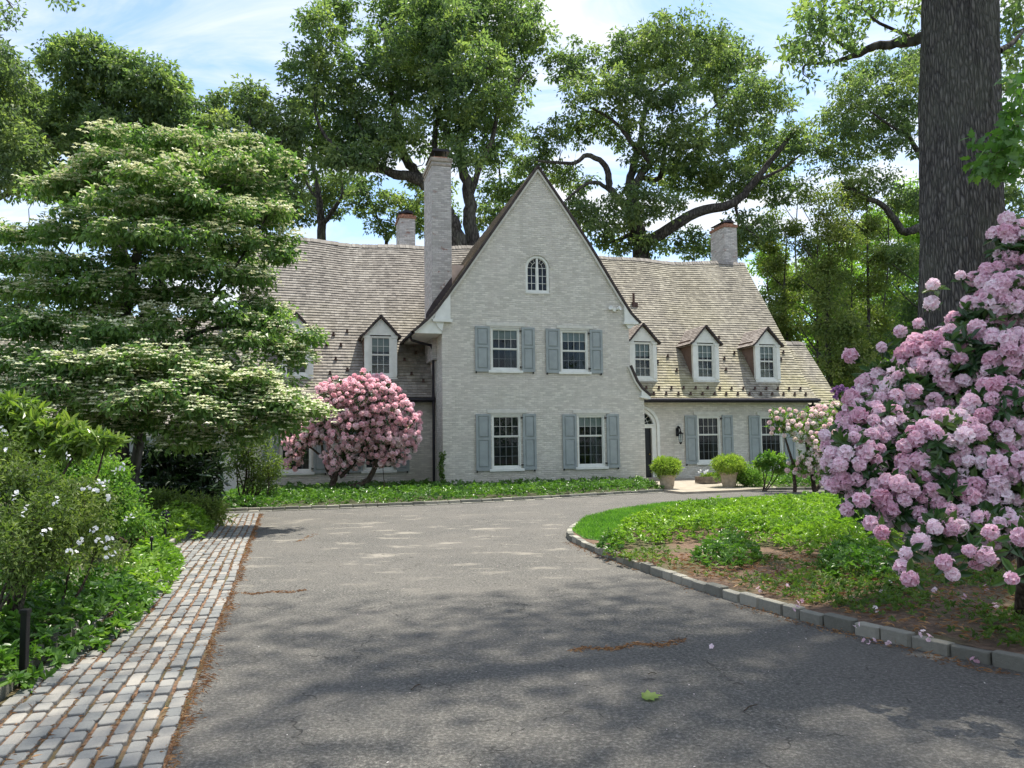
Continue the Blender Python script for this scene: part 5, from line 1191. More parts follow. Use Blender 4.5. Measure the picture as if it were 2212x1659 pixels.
def trusses(C, A, rad, nf, hi=True, fs=.75):
    """C centres, A axes; each truss is a dome of nf florets"""
    T, F = floret_hi() if hi else floret_lo(); K = len(C); k = len(T)
    g = np.arange(nf); ph = g*2.39996; zc = 1 - (g+.5)/nf*1.35; rc = np.sqrt(np.maximum(1-zc*zc, 0)); dl = np.stack([rc*np.cos(ph), rc*np.sin(ph), zc], 1)
    A = unit(A); ref = rng.normal(size=A.shape); X = unit(np.cross(A, ref)); Yv = np.cross(A, X)
    dl_ = dl[None] + rng.normal(size=(K, nf, 3))*.12
    Dw = unit(dl_[..., 0:1]*X[:, None] + dl_[..., 1:2]*Yv[:, None] + dl_[..., 2:3]*A[:, None])
    rad = np.broadcast_to(rad, (K,)); cpos = C[:, None] + Dw*(rad[:, None, None]*.42*rng.uniform(.85, 1.15, (K, nf, 1)))
    ref2 = rng.normal(size=Dw.shape); FX = unit(np.cross(Dw, ref2)); FY = np.cross(Dw, FX); sc = (rad[:, None]*fs*rng.uniform(.8, 1.15, (K, nf)))[..., None, None]
    Tn = T[None, None] + rng.normal(size=(K, nf, k, 3))*.05
    V = cpos[:, :, None] + sc*(Tn[..., 0:1]*FX[:, :, None] + Tn[..., 1:2]*FY[:, :, None] + Tn[..., 2:3]*Dw[:, :, None]*.85)
    off = (np.arange(K*nf)*k)[:, None, None]; Fo = (F[None]+off).reshape(-1, 3)
    base_t = np.clip(np.repeat(rng.normal(.48, .27, K), nf) + rng.normal(0, .12, K*nf), 0, 1)
    tint = np.repeat(base_t, k).reshape(K*nf, k); tint[:, 0] -= .15
    return V.reshape(-1, 3), [Fo], tint.ravel()
def whorls(C, A, n, L, aspect, spread=1.0, tmpl=T_OVAL, lift=.25):
    """n leaves radiating round each axis"""
    K = len(C); A = unit(A); X = unit(np.cross(A, rng.normal(size=A.shape))); Yv = np.cross(A, X)
    a = (np.arange(n)*2*np.pi/n)[None] + rng.uniform(0, 6.28, (K, 1)) + rng.normal(size=(K, n))*.25
    D = np.cos(a)[..., None]*X[:, None] + np.sin(a)[..., None]*Yv[:, None] + (lift + rng.normal(size=(K, n))*.22)[..., None]*A[:, None]
    Nn = np.broadcast_to(A[:, None], D.shape) + rng.normal(size=D.shape)*.2
    Ls = L*rng.uniform(.65, 1.15, K*n); P = np.repeat(C, n, 0) + rng.normal(size=(K*n, 3))*L*.08
    tint = np.clip(np.repeat(rng.normal(.45, .18, K), n) + rng.normal(0, .12, K*n), 0, 1)
    return leaves(P, D.reshape(-1, 3), Nn.reshape(-1, 3), Ls, Ls*aspect, tmpl, tint)

# --- big pink rhododendron in the right foreground
rb = G(2130, 1190); rb = np.array([4.35, 6.6, 0])
e = wempty('rhododendron_bush', rb, 'huge pink-flowered rhododendron filling the right foreground by the great trunk', 'flowering shrub')
fb = [(2290,900,80,110,5.6),(2300,1050,80,90,5.2),(2280,700,70,100,5.8),(2380,980,80,110,5.5),(2380,780,80,100,6.0),(2270,1150,60,50,4.9),(2150,1140,60,40,4.9),(2040,1150,60,35,4.9),(1985,880,120,90,5.9),(2100,800,110,100,5.8),(2190,680,70,90,5.8),(2205,560,45,70,6.0),(1900,960,90,80,5.6),(2050,980,110,90,5.3),(2160,930,80,110,5.3),(1850,1010,60,70,5.4),(1960,1080,80,60,5.2),(2080,1090,80,60,5.1),(2190,1050,60,70,5.0),(1930,840,70,60,6.1),(1880,900,60,60,5.9),(2010,760,60,40,6.0),(2120,690,50,50,6.0),(2180,800,60,90,5.5),(2160,620,50,50,6.0)]
blobs = [pblob(a, b, c, d, y_, .75) for a, b, c, d, y_ in fb]
CC = sample_blobs(blobs, 2000, .32, .075)
axis0 = np.array([4.5, 6.9, 1.3])
Aout = unit(CC-axis0 + rng.normal(size=CC.shape)*.35 + [0, -.15, .35])
extra = np.array([at(x, y, y_) for x, y, y_ in [(1957,1195,4.7),(1965,1250,4.6),(1950,1225,4.7),(2040,1215,4.5),(2058,1240,4.5),(2130,1200,4.5),(2110,1215,4.6),(2095,1190,4.5),(2185,1250,4.2),(1905,1150,4.9),(1990,1170,4.8),(2020,1140,4.8),(1880,1130,5),(1860,1080,5.1),(1830,1100,5.2),(1800,1050,5.4),(1790,1000,5.5),(1782,940,5.6),(1810,1010,5.5),(1838,768,6.4),(1835,900,5.9),(1865,840,6.1),(1905,750,6.3),(1945,715,6.3),(1985,700,6.2),(2015,615,6.2),(2013,655,6.2),(2075,595,6.1),(2105,605,6.1),(2130,580,6.0),(2150,505,6.1),(2175,475,6.1),(2205,490,6.1),(2195,540,6.0),(2175,500,6.0),(2140,640,6.0),(2060,690,6.1),(2030,720,6.1),(1795,965,5.6),(2205,1160,4.4),(2140,1150,4.6)]])
Cb = np.concatenate([CC, extra]); Ab = np.concatenate([Aout, unit(extra-axis0+[0, -.3, .1])])
keep = rng.random(len(Cb)) < .80; keep[-len(extra):] = True
# blossoms only on the outside: nearer the camera or the top
dcam = np.linalg.norm(Cb-CAM, axis=1)
tb = Tubes()
lm = [[(*rb, .07), (4.2, 6.4, .6, .06), (3.9, 6.1, 1.1, .045), (3.5, 5.8, 1.5, .02)], [(*rb, .07), (4.6, 6.5, .8, .06), (4.8, 6.2, 1.6, .04), (4.9, 6.0, 2.3, .02)], [(rb[0]-.1, rb[1], 0, .05), (4.1, 6.2, .8, .05), (4.3, 5.9, 1.6, .03), (4.3, 5.8, 2.1, .015)], [(rb[0]+.2, rb[1], 0, .05), (4.9, 6.0, .6, .04), (4.9, 5.4, 1.2, .03), (4.7, 5.0, 1.3, .015)], [(4.2, 6.4, .6, .04), (3.7, 5.7, .75, .03), (3.2, 5.2, .7, .01)]]
grow(lm, Cb, tb, tip=.005, thick=.006, bend=.12, sides=5)
tb.build('stem', MAT['bark_brown'], e)
tr_r = .056*rng.uniform(.68, 1.2, int(keep.sum()))*np.clip(Cb[keep][:, 1]/5.4, .78, 1)
foliage('blossom', MAT['petal'], e, [trusses(Cb[keep], Ab[keep], tr_r, 13, True, .64)])
foliage('leaf_whorl', MAT['rhodo_leaf'], e, [whorls(Cb-Ab*.05, Ab, 7, .105, .40, lift=.0), whorls(Cb[~keep]-Ab[~keep]*.02, Ab[~keep], 6, .10, .42, lift=.5), whorls(sample_blobs(blobs, 700, .6), rand_dir(700, .6), 7, .12, .40)])

# --- round pink rhododendron before the left wing
Yr = 24.6; base = at(745, 1058, Yr); base[2] = 0
e = wempty('rhododendron_bush', base, 'round salmon-pink rhododendron on crooked stems before the left wing', 'flowering shrub')
fb = [(790,870,90,60,Yr),(720,870,50,60,Yr-.2),(850,910,60,60,Yr+.1),(760,930,80,50,Yr-.2),(820,960,60,50,Yr),(700,920,40,40,Yr),(740,990,50,35,Yr),(790,830,60,30,Yr+.2),(880,940,35,40,Yr),(640,950,35,35,Yr+.2),(635,985,25,30,Yr+.2),(670,940,35,25,Yr),(850,985,35,25,Yr)]
blobs = [pblob(a, b, c, d, y_, .9) for a, b, c, d, y_ in fb]
CC = sample_blobs(blobs, 1250, .30, .105); cen = at(780, 930, Yr+.3); A_ = unit(CC-cen + rng.normal(size=CC.shape)*.3 + [0, -.2, .3])
tb = Tubes(); t2 = lambda x, y, d=0: tuple(at(x, y, Yr+d))
lm = [[(*t2(720, 1060), .12), (*t2(722, 1035), .10), (*t2(735, 1005), .08), (*t2(745, 960), .05), (*t2(750, 900), .02)], [(*t2(722, 1035), .08), (*t2(705, 1010), .06), (*t2(695, 960), .04), (*t2(690, 900), .02)], [(*t2(760, 1055), .12), (*t2(790, 1040), .10), (*t2(810, 1010), .08), (*t2(820, 960), .05), (*t2(830, 900), .02)], [(*t2(735, 1030), .07), (*t2(765, 1000), .05), (*t2(790, 950), .03), (*t2(790, 880), .02)], [(*t2(810, 1010), .06), (*t2(845, 985), .04), (*t2(875, 940), .02)], [(*t2(700, 990), .04), (*t2(660, 960), .03), (*t2(635, 965), .015)]]
grow(lm, CC, tb, tip=.007, thick=.006); tb.build('stem', MAT['bark_brown'], e)
kp = rng.random(len(CC)) < .96
foliage('blossom', MAT['petal_mid'], e, [trusses(CC[kp], A_[kp], .090*rng.uniform(.75, 1.2, int(kp.sum())), 11, False, .66)])
foliage('leaf_whorl', MAT['rhodo_leaf'], e, [whorls(CC-A_*.07, A_, 5, .11, .36, lift=0.0), whorls(sample_blobs(blobs, 400, .7), rand_dir(400, .6), 7, .14, .36)])

# --- pale rhododendron at the right end of the house
Yr = 22.8; base = at(1760, 1055, Yr); base[2] = 0
e = wempty('rhododendron_bush', base, 'airy whitish-pink rhododendron in front of the right end window', 'flowering shrub')
fb = [(1690,910,35,35,Yr),(1740,920,50,40,Yr),(1790,960,60,60,Yr-.5),(1760,1000,40,35,Yr-.4),(1720,1010,25,25,Yr),(1800,890,50,25,Yr),(1850,950,50,70,Yr-.5),(1790,1030,30,20,Yr-.4)]
blobs = [pblob(a, b, c, d, y_, .8) for a, b, c, d, y_ in fb]
CC = sample_blobs(blobs, 460, .45, .10); cen = at(1760, 970, Yr+.3); A_ = unit(CC-cen + rng.normal(size=CC.shape)*.35 + [0, -.2, .4])
tb = Tubes(); t2 = lambda x, y, d=0: tuple(at(x, y, Yr+d))
grow([[(*base, .07), (*t2(1750, 1000), .05), (*t2(1740, 950), .03)], [(base[0]-.6, base[1], 0, .06), (*t2(1715, 1010), .045), (*t2(1700, 960), .03), (*t2(1690, 920), .01)], [(*base, .06), (*t2(1800, 1000), .04), (*t2(1820, 940), .02)]], CC, tb, tip=.006); tb.build('stem', MAT['bark_brown'], e)
kp = rng.random(len(CC)) < .8
foliage('blossom', MAT['petal_pale'], e, [trusses(CC[kp], A_[kp], .074*rng.uniform(.8, 1.15, int(kp.sum())), 9, False, .7)])
foliage('leaf_whorl', MAT['box'], e, [whorls(CC-A_*.06, A_, 7, .11, .36, lift=.1), whorls(sample_blobs(blobs, 500, .7), rand_dir(500, .7), 7, .11, .36)])
# lilac-purple one behind it
Yr = 24.5; base = at(1835, 1050, Yr); base[2] = 0
e = wempty('lilac_bush', base, 'purple-flowered lilac just below the low side roof', 'flowering shrub')
blobs = [pblob(1825, 845, 30, 14, Yr, .8), pblob(1800, 855, 14, 10, Yr, .8)]; CC = sample_blobs(blobs, 22, .5, .1); tb = Tubes(); grow([[(*base, .05), (*at(1830, 950, Yr), .03), (*at(1825, 870, Yr), .012)]], CC, tb, tip=.006); tb.build('stem', MAT['bark_brown'], e)
foliage('blossom', MAT['petal_purple'], e, [trusses(CC, rand_dir(len(CC), .6), .075, 9, False, .6)])
foliage('leaf', MAT['box'], e, [whorls(sample_blobs([pblob(1830, 900, 40, 50, Yr, .8)], 120, .7), rand_dir(120, .7), 7, .10, .4)])

# --- generic shrub
def shrub(name, label, cat, basepx, Y, blobs, K, n, rad, L, mat, aspect=.5, droop=.1, flat=.9, tmpl=T_RHOMB, whorl=None, flowers=None, stems=4, bark='bark_brown', tip=.005, spread=.2, up=.6, group=None, part='foliage', shell=.45):
    base = at(*basepx, Y); base[2] = 0
    e = wempty(name, base, label, cat, group); bl = [pblob(*b[:4], b[4] if len(b) > 4 else Y, .9) for b in blobs]
    C = sample_blobs(bl, K, shell); tb = Tubes(); lm = []
    top = np.mean([b[0] for b in bl], axis=0)
    for k in range(stems):
        b0 = base + [rng.normal()*spread*.3, rng.normal()*spread*.3, -.02]; tgt = bl[k % len(bl)][0]; mid = (b0+tgt)/2 + rng.normal(size=3)*.1
        lm.append([(*b0, tip*5), (*mid, tip*3.5), (*tgt, tip*1.5)])
    grow(lm, C, tb, tip=tip, thick=.006); tb.build('stem', MAT[bark], e)
    if whorl: foliage(part, mat, e, [whorls(C, rand_dir(len(C), .8), whorl, L, aspect, tmpl=tmpl)])
    else: foliage(part, mat, e, [clump_leaves(C, n, rad, L, aspect, droop, flat, up, tmpl)])
    if flowers:
        fc = np.array([at(x+rng.normal()*6, y+rng.normal()*6, yy) for x, y, yy in flowers for _ in range(2)]); foliage('blossom', MAT['petal_white'], e, [trusses(fc, rand_dir(len(fc), .2)+[0, -.8, 0], .017, 2, True, .9)])
    return e
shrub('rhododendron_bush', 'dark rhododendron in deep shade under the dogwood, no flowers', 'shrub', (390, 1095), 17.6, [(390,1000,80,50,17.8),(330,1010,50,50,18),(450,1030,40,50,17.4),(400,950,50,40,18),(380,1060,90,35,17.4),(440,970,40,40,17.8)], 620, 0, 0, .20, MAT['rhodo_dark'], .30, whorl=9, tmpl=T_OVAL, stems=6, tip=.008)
shrub('twiggy_shrub', 'open twiggy yellow-green shrub beside the round pink rhododendron', 'shrub', (535, 1085), 20.6, [(540,960,45,50,20.6),(580,1010,40,30,20.6),(510,1000,30,30,20.4),(560,1040,45,25,20.6),(520,930,30,25,20.8)], 330, 14, .16, .085, MAT['azalea'], .5, stems=12, tip=.006, spread=.8)
shrub('rhododendron_bush', 'yellow-green rhododendron at the left picture edge, long upright leaves', 'shrub', (60, 1300), 8.6, [(40,890,60,30,8.6),(110,930,60,30,8.5),(180,950,50,25,8.4),(230,955,30,18,8.3),(60,960,80,40,8.7),(10,900,50,50,8.8),(150,970,50,25,8.4)], 300, 0, 0, .15, MAT['yellow_leaf'], .26, whorl=9, tmpl=T_OVAL, stems=6, tip=.005)
shrub('honeysuckle_bush', 'light green small-leaved bush between the azalea and the dogwood stem', 'shrub', (330, 1150), 11.6, [(160,975,60,40,11.8),(205,1005,55,45,11.6),(235,1045,50,45,11.4),(190,1060,70,50,11.3),(265,1085,35,35,11.2),(300,1130,35,30,11.0),(230,1110,60,40,11.1),(140,1020,60,60,11.6)], 480, 34, .19, .062, MAT['box'], .5, stems=8, tip=.006, spread=.4)
fl = [(x*S_, y_*S_, yy) for S_ in (1,) for x, y_, yy in [(120,1080,5.6),(200,1150,5.6),(215,1170,5.5),(235,1165,5.5),(170,1160,5.6),(265,1005,6.3),(255,1010,6.3),(205,1065,6.0),(190,1060,6.0),(225,1055,6.0),(240,1075,6.1),(225,1040,6.1),(60,1110,5.3),(30,1060,5.6),(15,930,6.5),(8,915,6.5),(90,980,6.4),(150,980,6.4),(240,1180,5.5),(232,1200,5.5),(155,1190,5.4),(280,1120,6.0),(100,1150,5.2),(5,970,6.2)]]
shrub('azalea_bush', 'twiggy olive azalea with scattered white flowers, left foreground', 'flowering shrub', (30, 1400), 6.2, [(40,1050,80,60,6.3),(120,1080,80,50,6.3),(70,1130,90,60,5.9),(170,1130,60,50,6.3),(20,1190,60,50,5.6),(120,1200,80,40,6.0),(210,1180,50,35,6.6),(0,990,50,50,6.5),(50,1240,60,25,5.8),(260,1200,25,20,7.0),(190,1080,50,40,6.6)], 1000, 14, .10, .044, MAT['azalea'], .42, stems=9, tip=.0035, spread=.5, flowers=fl)
shrub('fern', 'brown-green mixed ferns under the dark rhododendron', 'fern', (360, 1110), 15.4, [(350,1085,50,22,15.4),(410,1095,40,20,15.2),(460,1110,30,20,15.2)], 150, 22, .16, .12, MAT['azalea'], .22, stems=3)
# broad-leaved shrub and tree-like stems by the right window
shrub('laurel_bush', 'small broad-leaved bush with bare crooked stems under the right end window', 'shrub', (1650, 1050), 23.4, [(1665,990,32,16,23.4),(1690,1010,25,14,23.4),(1645,1005,20,12,23.4)], 120, 0, 0, .14, MAT['box'], .42, whorl=8, tmpl=T_OVAL, stems=4, tip=.0045)
shrub('boxwood_bush', 'loose green bush behind the second clay pot', 'shrub', (1635, 1058), 24.6, [(1610,1025,35,30,24.7),(1580,1020,40,25,25),(1630,1035,30,22,24.6)], 150, 40, .14, .06, MAT['box'], .55, stems=4)

# --- ground covers: low whorled plants nobody could count
def in_poly(x, y, poly):
    c = np.zeros(len(x), bool); n = len(poly); j = n-1
    for i in range(n):
        xi, yi = poly[i]; xj, yj = poly[j]; m = ((yi > y) != (yj > y)) & (x < (xj-xi)*(y-yi)/((yj-yi)+1e-12)+xi); c ^= m; j = i
    return c
def scatter(poly, dens):
    p = np.array(poly); x0, y0 = p.min(0)[:2]; x1, y1 = p.max(0)[:2]; n = int((x1-x0)*(y1-y0)*dens); x = rng.uniform(x0, x1, n); y = rng.uniform(y0, y1, n); m = in_poly(x, y, [q[:2] for q in poly]); return x[m], y[m]
def edge_dist(x, y, poly):
    d = np.full(len(x), 9.); P = np.array([q[:2] for q in poly])
    for i in range(len(P)):
        a = P[i]; b = P[(i+1) % len(P)]; ab = b-a; t = np.clip(((x-a[0])*ab[0]+(y-a[1])*ab[1])/(ab@ab+1e-9), 0, 1); d = np.minimum(d, np.hypot(x-a[0]-t*ab[0], y-a[1]-t*ab[1]))
    return d
def cover(name, label, polys, dens, h, L, mat, z0=0.0, n=7, aspect=.45, lift=.35, soft=.25, wob=.3):
    Cs = []
    for poly in polys:
        x, y = scatter(poly, dens); ed = np.clip(edge_dist(x, y, poly)/soft, 0.15, 1)
        hh = h*ed**.6*(1+wob*np.sin(x*2.3+y*1.1)*np.sin(y*3.1-x)*.7) ; z = z0 + hh*rng.uniform(.35, 1.0, len(x)); Cs.append(np.stack([x, y, z], 1))
    C = np.concatenate(Cs); A = rand_dir(len(C), 1.8)
    o = foliage(name, mat, None, [whorls(C, A, n, L, aspect, lift=lift)]); tag(o, label, None, None, 'stuff'); return o
g2 = lambda pts: [tuple(G(*p)[:2]) for p in pts]
hp = lambda u, v: tuple(HP(u, v, 0)[:2])
bed = [tuple(q) for q in (edge + np.array([0, .18]))] + [hp(7.25, -.1), hp(0, -.1), hp(0, 1.6), hp(-6.6, 1.6), (-8.5, 22.5), (-8.2, 18.4)]
cover('ground_cover', 'low green ground cover along the foot of the house', [bed], 75, .30, .085, MAT['pachy'], n=7)
bed2 = [hp(9.8, .5), hp(12, 1.6), hp(15.6, 1.6), (20, 31), (20, 24.7), (14, 24.4), (9.6, 24.05), (7.9, 24.1)]
cover('ground_cover', 'low green ground cover beyond the clay pots along the right wing', [bed2], 75, .32, .085, MAT['pachy'], n=7)
sp_ = lambda s, o: tuple(STR0 + SD*s + SN*o)
lb1 = [sp_(-3, 1.25)] + g2([(-60,1560),(30,1520),(110,1470),(195,1425),(290,1362),(345,1300)]) + [sp_(5.2, 2.2), sp_(4.0, 3.6), sp_(0, 4.5), sp_(-3, 4.0)]
cover('ground_cover', 'dense leafy ground cover in the left foreground beside the stone setts', [lb1], 230, .40, .078, MAT['pachy'], n=8, aspect=.5, wob=.5)
lb2 = g2([(340,1305),(375,1270),(395,1232),(388,1205),(355,1190),(300,1190),(255,1230),(270,1290)])
cover('ground_cover', 'bright yellow-green ground cover at the bend of the left bed', [lb2], 150, .30, .08, MAT['pachy_lit'], n=8, aspect=.5)
lb3 = g2([(370,1178),(430,1172),(455,1158),(458,1145),(430,1128),(380,1124),(330,1132),(322,1158),(340,1176)])
cover('ground_cover', 'light green mound beside the far path light', [lb3], 150, .44, .085, MAT['pachy_lit'], n=8, aspect=.5)
lb4 = [sp_(10.8, 1.3), sp_(13.6, 1.2), sp_(14.2, 2.4), sp_(12, 4), sp_(10.8, 3)]
cover('ground_cover', 'shaded ground cover at the far end of the left bed', [lb4], 90, .35, .09, MAT['pachy'], n=7)
lb5 = [sp_(-4, 4), sp_(6, 3.2), sp_(13, 3.6), sp_(14, 9), sp_(0, 9), sp_(-4, 7)]
cover('ground_cover', 'shaded ground cover deep in the left bed', [lb5], 26, .35, .11, MAT['weed'], n=7)
i1 = g2([(1305,1190),(1350,1160),(1430,1135),(1520,1118),(1700,1106),(1880,1100),(1980,1110),(1990,1180),(1880,1225),(1760,1222),(1650,1195),(1520,1185),(1400,1192),(1330,1205)])
cover('ground_cover', 'bright ground cover massed on the island behind the lawn edge', [i1], 210, .30, .066, MAT['pachy_lit'], z0=.1, n=8, aspect=.42)
i2 = g2([(1495,1225),(1530,1200),(1590,1195),(1640,1210),(1645,1235),(1590,1252),(1530,1250)]); i3 = g2([(1765,1240),(1800,1215),(1900,1215),(1950,1240),(1930,1265),(1850,1282),(1790,1270)]); i4 = g2([(1290,1205),(1300,1190),(1340,1190),(1345,1205),(1310,1215)])
cover('ground_cover', 'separate tufts of ground cover on the bare soil of the island', [i2, i3, i4], 200, .24, .065, MAT['pachy'], z0=.1, n=8, aspect=.45, soft=.15)
# weeds on the bare soil
wx, wy = scatter(g2([(1300,1215),(1420,1200),(1700,1230),(1990,1250),(2300,1250),(2400,1450),(2240,1440),(1980,1395),(1700,1320),(1480,1258)]), 300)
f = np.sin(wx*3.1+1)*np.sin(wy*2.3)+np.sin(wx*1.3-wy*1.9)+rng.normal(size=len(wx))*.5; m = f > np.where(wx > 2.9, -.9, .45)
C = np.stack([wx[m], wy[m], np.full(m.sum(), .10)+rng.uniform(.01, .05, m.sum())], 1)
o = foliage('weeds', MAT['weed'], None, [whorls(C, rand_dir(len(C), 1.8), 6, .042, .5, lift=.5)]); tag(o, 'thin small-leaved weeds over the bare island soil', None, None, 'stuff')
# dry litter
wx, wy = scatter(g2([(1300,1215),(1700,1215),(1990,1235),(2300,1230),(2400,1450),(2240,1440),(1980,1395),(1700,1320),(1480,1258)]), 260)
C = np.stack([wx, wy, np.full(len(wx), .105)+rng.uniform(0, .02, len(wx))], 1); D = rand_dir(len(C)); D[:, 2] *= .15
o = foliage('leaf_litter', MAT['needle'], None, [leaves(C, D, rand_dir(len(C), 2), rng.uniform(.03, .10, len(C)), .008, T_RHOMB)]); tag(o, 'dry brown twigs and leaf litter on the island soil', None, None, 'stuff')
# lawn blades
gx, gy = scatter([(p[0], p[1]) for p in lawn_pts], 2600)
C = np.stack([gx, gy, np.full(len(gx), .10)], 1); D = rand_dir(len(C), 2.6)
o = foliage('grass', MAT['grass'], None, [leaves(C, D, rand_dir(len(C)), rng.uniform(.035, .075, len(C)), .010, T_BLADE)]); tag(o, 'short bright green lawn grass along the island kerb', None, None, 'stuff')
# brown needles gathered along the setts, in their joints and by the kerb
n = 3600; s = rng.uniform(-3, Ls, n); off = -.02 + rng.normal(size=n)*.024 + .02*np.sin(s*3)+.02*np.sin(s*7.7); P = STR0[None]+SD[None]*s[:, None]+SN[None]*off[:, None]; C = [np.stack([P[:, 0], P[:, 1], rng.uniform(.010, .03, n)], 1)]
n = 9000; s = rng.uniform(-3, Ls, n); k = rng.integers(0, NC, n); off = .004 + k*PW + rng.normal(size=n)*.008 + .012*np.sin(s*.9+k*.4); P = STR0[None]+SD[None]*s[:, None]+SN[None]*off[:, None]; mm = (np.sin(s*1.7+k*2.1)+rng.normal(size=n)*.5) > -.2; C.append(np.stack([P[mm, 0], P[mm, 1], rng.uniform(.018, .034, mm.sum())], 1))
def cracks(p0, p1, n, w):
    p0 = G(*p0); p1 = G(*p1); t = rng.uniform(0, 1, n); q = p0[None]*(1-t[:, None])+p1[None]*t[:, None]; q = q+rng.normal(size=q.shape)*w; q[:, 1] += .05*np.sin(t*14); q[:, 2] = rng.uniform(.006, .014, n); return q
C.append(cracks((1240, 1408), (1480, 1388), 420, .022)); C.append(cracks((500, 1285), (660, 1278), 260, .02)); C.append(cracks((640, 1172), (680, 1155), 90, .03)); C.append(cracks((1290, 1200), (1560, 1290), 500, .07)); C.append(cracks((1230, 1172), (1300, 1200), 300, .06)); C.append(cracks((1600, 1312), (2200, 1468), 400, .05))
C = np.concatenate(C); D = rand_dir(len(C)); D[:, 2] *= .12
o = foliage('pine_needles', MAT['needle'], None, [leaves(C, D, rand_dir(len(C), 3), rng.uniform(.02, .06, len(C)), .0035, T_RHOMB)]); tag(o, 'brown dry needles along the setts, kerb and cracks', None, None, 'stuff')
# petals fallen from the big rhododendron
pts = [(1870,1388),(1885,1387),(1918,1393),(1850,1350),(1995,1370),(2005,1380),(2105,1430),(1730,1300),(1840,1295),(1720,1315),(1905,1280),(1920,1262),(2130,1270),(2150,1310),(1540,1400),(1640,1275),(1890,1318),(2020,1275),(2080,1290),(1700,1265)]
V = []; F = []; n0 = 0; PP = []
for i_, q in enumerate(pts):
    z = .012 if q[1] > 1245+ (q[0]-1480)*.27+14 else .125
    PP.append(G(q[0], q[1], z))
PP = np.array(PP); tr_ = trusses(PP+[0, 0, .006], rand_dir(len(PP), .4), .022, 2, True, 1.0)
o = foliage('petals', MAT['petal'], None, [tr_]); tag(o, 'fallen pink petals by the kerb', None, None, 'stuff')
# specks of pale grit and petal bits on the asphalt
n = 700; x = rng.uniform(-4, 6, n); y = rng.uniform(3.6, 18, n); m = (x > -1.6-(y-3.9)*.295+.2) & (x < np.interp(y, [3.6, 5.3, 7, 8.5, 11, 13, 18], [4.4, 3.2, 2.2, 1.6, 1.0, .7, 3.2]))
C = np.stack([x[m], y[m], np.full(m.sum(), .009)], 1); D = rand_dir(len(C)); D[:, 2] *= .1
o = foliage('grit', MAT['petal_pale'], None, [leaves(C, D, rand_dir(len(C), 3), rng.uniform(.006, .018, len(C)), .007, T_RHOMB)]); tag(o, 'tiny pale petals and grit over the driveway', None, None, 'stuff')

# --- fallen leaf and twigs on the driveway
p = G(1402, 1513); Vx, Fx, tx = leaves(np.array([[p[0]-.045, p[1], .018]]), np.array([[1., .15, .05]]), np.array([[.1, -.2, 1.]]), .14, .105, T_LOBE)
o = np_mesh('fallen_leaf', Vx, Fx, MAT['box'], None, tint=tx+.2); tag(o, 'single green lobed leaf lying on the driveway', 'leaf')
for (a, b, lab) in (((1608, 1535), (1635, 1522), 'small curled dead twig on the driveway toward the lower right'), ((888, 1490), (908, 1478), 'thin dry twig on the driveway in the lower middle'), ((1400, 1456), (1418, 1455), 'short brown twig on the driveway just above the fallen leaf')):
    A = G(*a, .012); B = G(*b, .012); t = MB(); t.tube([A, (A*.6+B*.4)+[0, .008, .006], (A*.25+B*.75)+[0, -.006, .008], B], .0035, 6); o = t.build('twig', MAT['bark_brown']); tag(o, lab, 'twig')

# --- path lights
def path_light(p, h, lab, head=.075):
    e = empty('path_light', (p[0], p[1], 0), 0, lab, 'garden light', 'black path lights in the left bed')
    m = MB(); m.tube([(0, 0, -.02), (0, 0, h-.12)], .02, 10); m.build('post', MAT['blacklamp'], e, smooth=True)
    m = MB(); m.lathe([(.045, h-.14), (.05, h-.12), (.05, h-.06), (.045, h-.05)], n=16); m.build('louvre', MAT['blacklamp'], e, smooth=False)
    m = MB(); m.lathe([(head, h-.05), (head*1.05, h-.02), (head*.9, h+.03), (head*.55, h+.065), (.005, h+.08)], n=18); m.build('cap', MAT['blacklamp'], e, smooth=True)
    return e
q = at(357, 1160, 12.5); path_light((q[0], q[1]), .50, 'black dome-capped path light beyond the light green mound')
q = at(327, 1190, 9.9); 
e = empty('garden_stake', (q[0], q[1], 0), 0, 'slim dark stake rising from the yellow-green ground cover', 'stake'); m = MB(); m.tube([(0, 0, 0), (0, 0, .42)], .012, 8); m.build('rod', MAT['blacklamp'], e); m = MB(); m.lathe([(.018, .40), (.024, .41), (.024, .45), (.01, .46)], n=10); m.build('cap', MAT['blacklamp'], e)
q = at(55, 1330, 5.3)
e = empty('garden_post', (q[0], q[1], 0), 0, 'short black square post in the left foreground ground cover', 'post'); m = MB(); m.box(-.022, .022, -.022, .022, 0, .50); m.build('shaft', MAT['blacklamp'], e, bevel=.004); m = MB(); m.box(-.027, .027, -.027, .027, .485, .515); m.build('cap', MAT['blacklamp'], e, bevel=.004)
q = at(832, 1060, 22.6); m = MB(); m.tube([(q[0], q[1], 0), (q[0]-.07, q[1], .95)], .010, 6); o = m.build('plant_stake', MAT['copper']); tag(o, 'thin leaning rod in the bed right of the round rhododendron', 'stake')
q = G(772, 1078); m = MB(); m.lathe([(.035, 0), (.045, .10), (.03, .14), (.002, .15)], (q[0], q[1]+.35, .22), 12); m.tube([(q[0], q[1]+.35, 0), (q[0], q[1]+.35, .24)], .012, 6); o = m.build('spot_light', MAT['blacklamp']); tag(o, 'small ground spotlight in front of the round rhododendron', 'garden light')

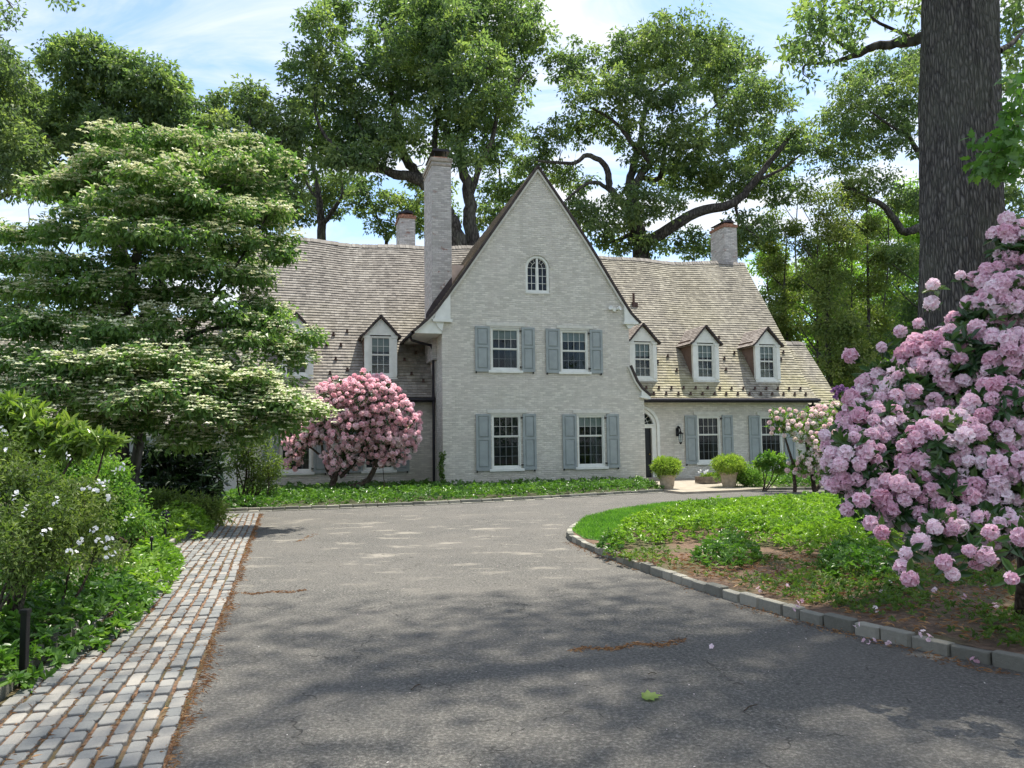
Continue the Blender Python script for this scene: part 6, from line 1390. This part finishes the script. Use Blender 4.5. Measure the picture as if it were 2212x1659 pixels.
# --- clay pots with clipped shrubs, wooden planter
def pot(p, lab, w=.46, h=.52, sx=1.0, br=.5, bh=.38):
    e = empty('potted_boxwood', (p[0], p[1], .0), 0, lab, 'potted plant', 'clay pots at the front door')
    m = MB(); m.lathe([(w*.66, .07), (w*.70, .10), (w*.78, h*.35), (w*.80, h*.37), (w*.80, h*.42), (w*.84, h*.60), (w*.86, h*.62), (w*.86, h*.66), (w*.95, h*.88), (w*1.04, h*.9), (w*1.04, h*1.0), (w*.95, h*1.0), (w*.9, h*.95), (.0, h*.94)], n=32); m.build('pot', MAT['pot'], e, smooth=False)
    m = MB(); m.lathe([(.0, h*.93), (w*.88, h*.945)], n=20); m.build('soil', MAT['soil'], e)
    cz = h+bh*.75; loc = np.array([0, 0, 0.])
    C = sample_blobs([((0, 0, cz), (br*sx, br*sx, bh))], 330, .33); C = C[C[:, 2] > h*.9]
    tb = Tubes(); grow([[(0, 0, h*.9, .03), (0, 0, cz, .015)]], C, tb, tip=.004); tb.build('stem', MAT['bark_brown'], e)
    foliage('foliage', MAT['boxwood'], e, [clump_leaves(C, 26, .085, .062, .42, -.5, 1, .4)])
p1 = G(1445, 1062); pot((p1[0], p1[1]+.25), 'clay pot with a clipped round boxwood left of the landing', .27, .50, 1, .44, .31)
p2 = G(1580, 1058); pot((p2[0], p2[1]+.25), 'clay pot with a wide spreading boxwood right of the landing', .28, .54, 1.15, .46, .30)
p3 = G(1535, 1050); e = empty('wooden_planter', (p3[0], p3[1]+.3, .07), TH+R(4), 'low square wooden planter with small white flowers between the clay pots', 'planter')
m = MB()
for k in range(2):
    z = .02+k*.115
    for q in ((-.34, .34, -.30, -.27), (-.34, .34, .27, .30), (-.34, -.31, -.27, .27), (.31, .34, -.27, .27)): m.box(*q, z, z+.11)
m.build('box', MAT['teak'], e, bevel=.004); m = MB(); m.box(-.305, .305, -.265, .265, .02, .2); m.build('soil', MAT['soil'], e)
C = np.stack([rng.uniform(-.28, .28, 60), rng.uniform(-.22, .22, 60), rng.uniform(.2, .32, 60)], 1); foliage('foliage', MAT['boxwood'], e, [whorls(C, rand_dir(60, 1.5), 8, .10, .14, lift=1.5)])
C = np.stack([rng.uniform(-.3, -.0, 14), rng.uniform(-.2, .2, 14), rng.uniform(.34, .46, 14)], 1); foliage('blossom', MAT['petal_white'], e, [trusses(C, rand_dir(14, 1), .03, 3, False, .9)])

# --- ivy up the corner of the gable
e = wempty('climbing_vine', HP(-.02, -.03, 0), 'thin green vine climbing the left corner of the gable wall', 'vine')
zz = np.linspace(.05, 1.25, 40); P = np.array([HP(-.03+.03*math.sin(z*6), -.03, z) for z in zz]); tb = Tubes(); tb.add(P, np.linspace(.008, .003, 40), 5); tb.build('stem', MAT['bark_brown'], e)
C = np.repeat(P, 5, 0)+rng.normal(size=(200, 3))*[.05, .03, .03]; foliage('foliage', MAT['weed'], e, [whorls(C, rand_dir(200)+[0, -1, .3], 3, .06, .7)])
for o in scene.objects:
    if '_world' in o: del o['_world']
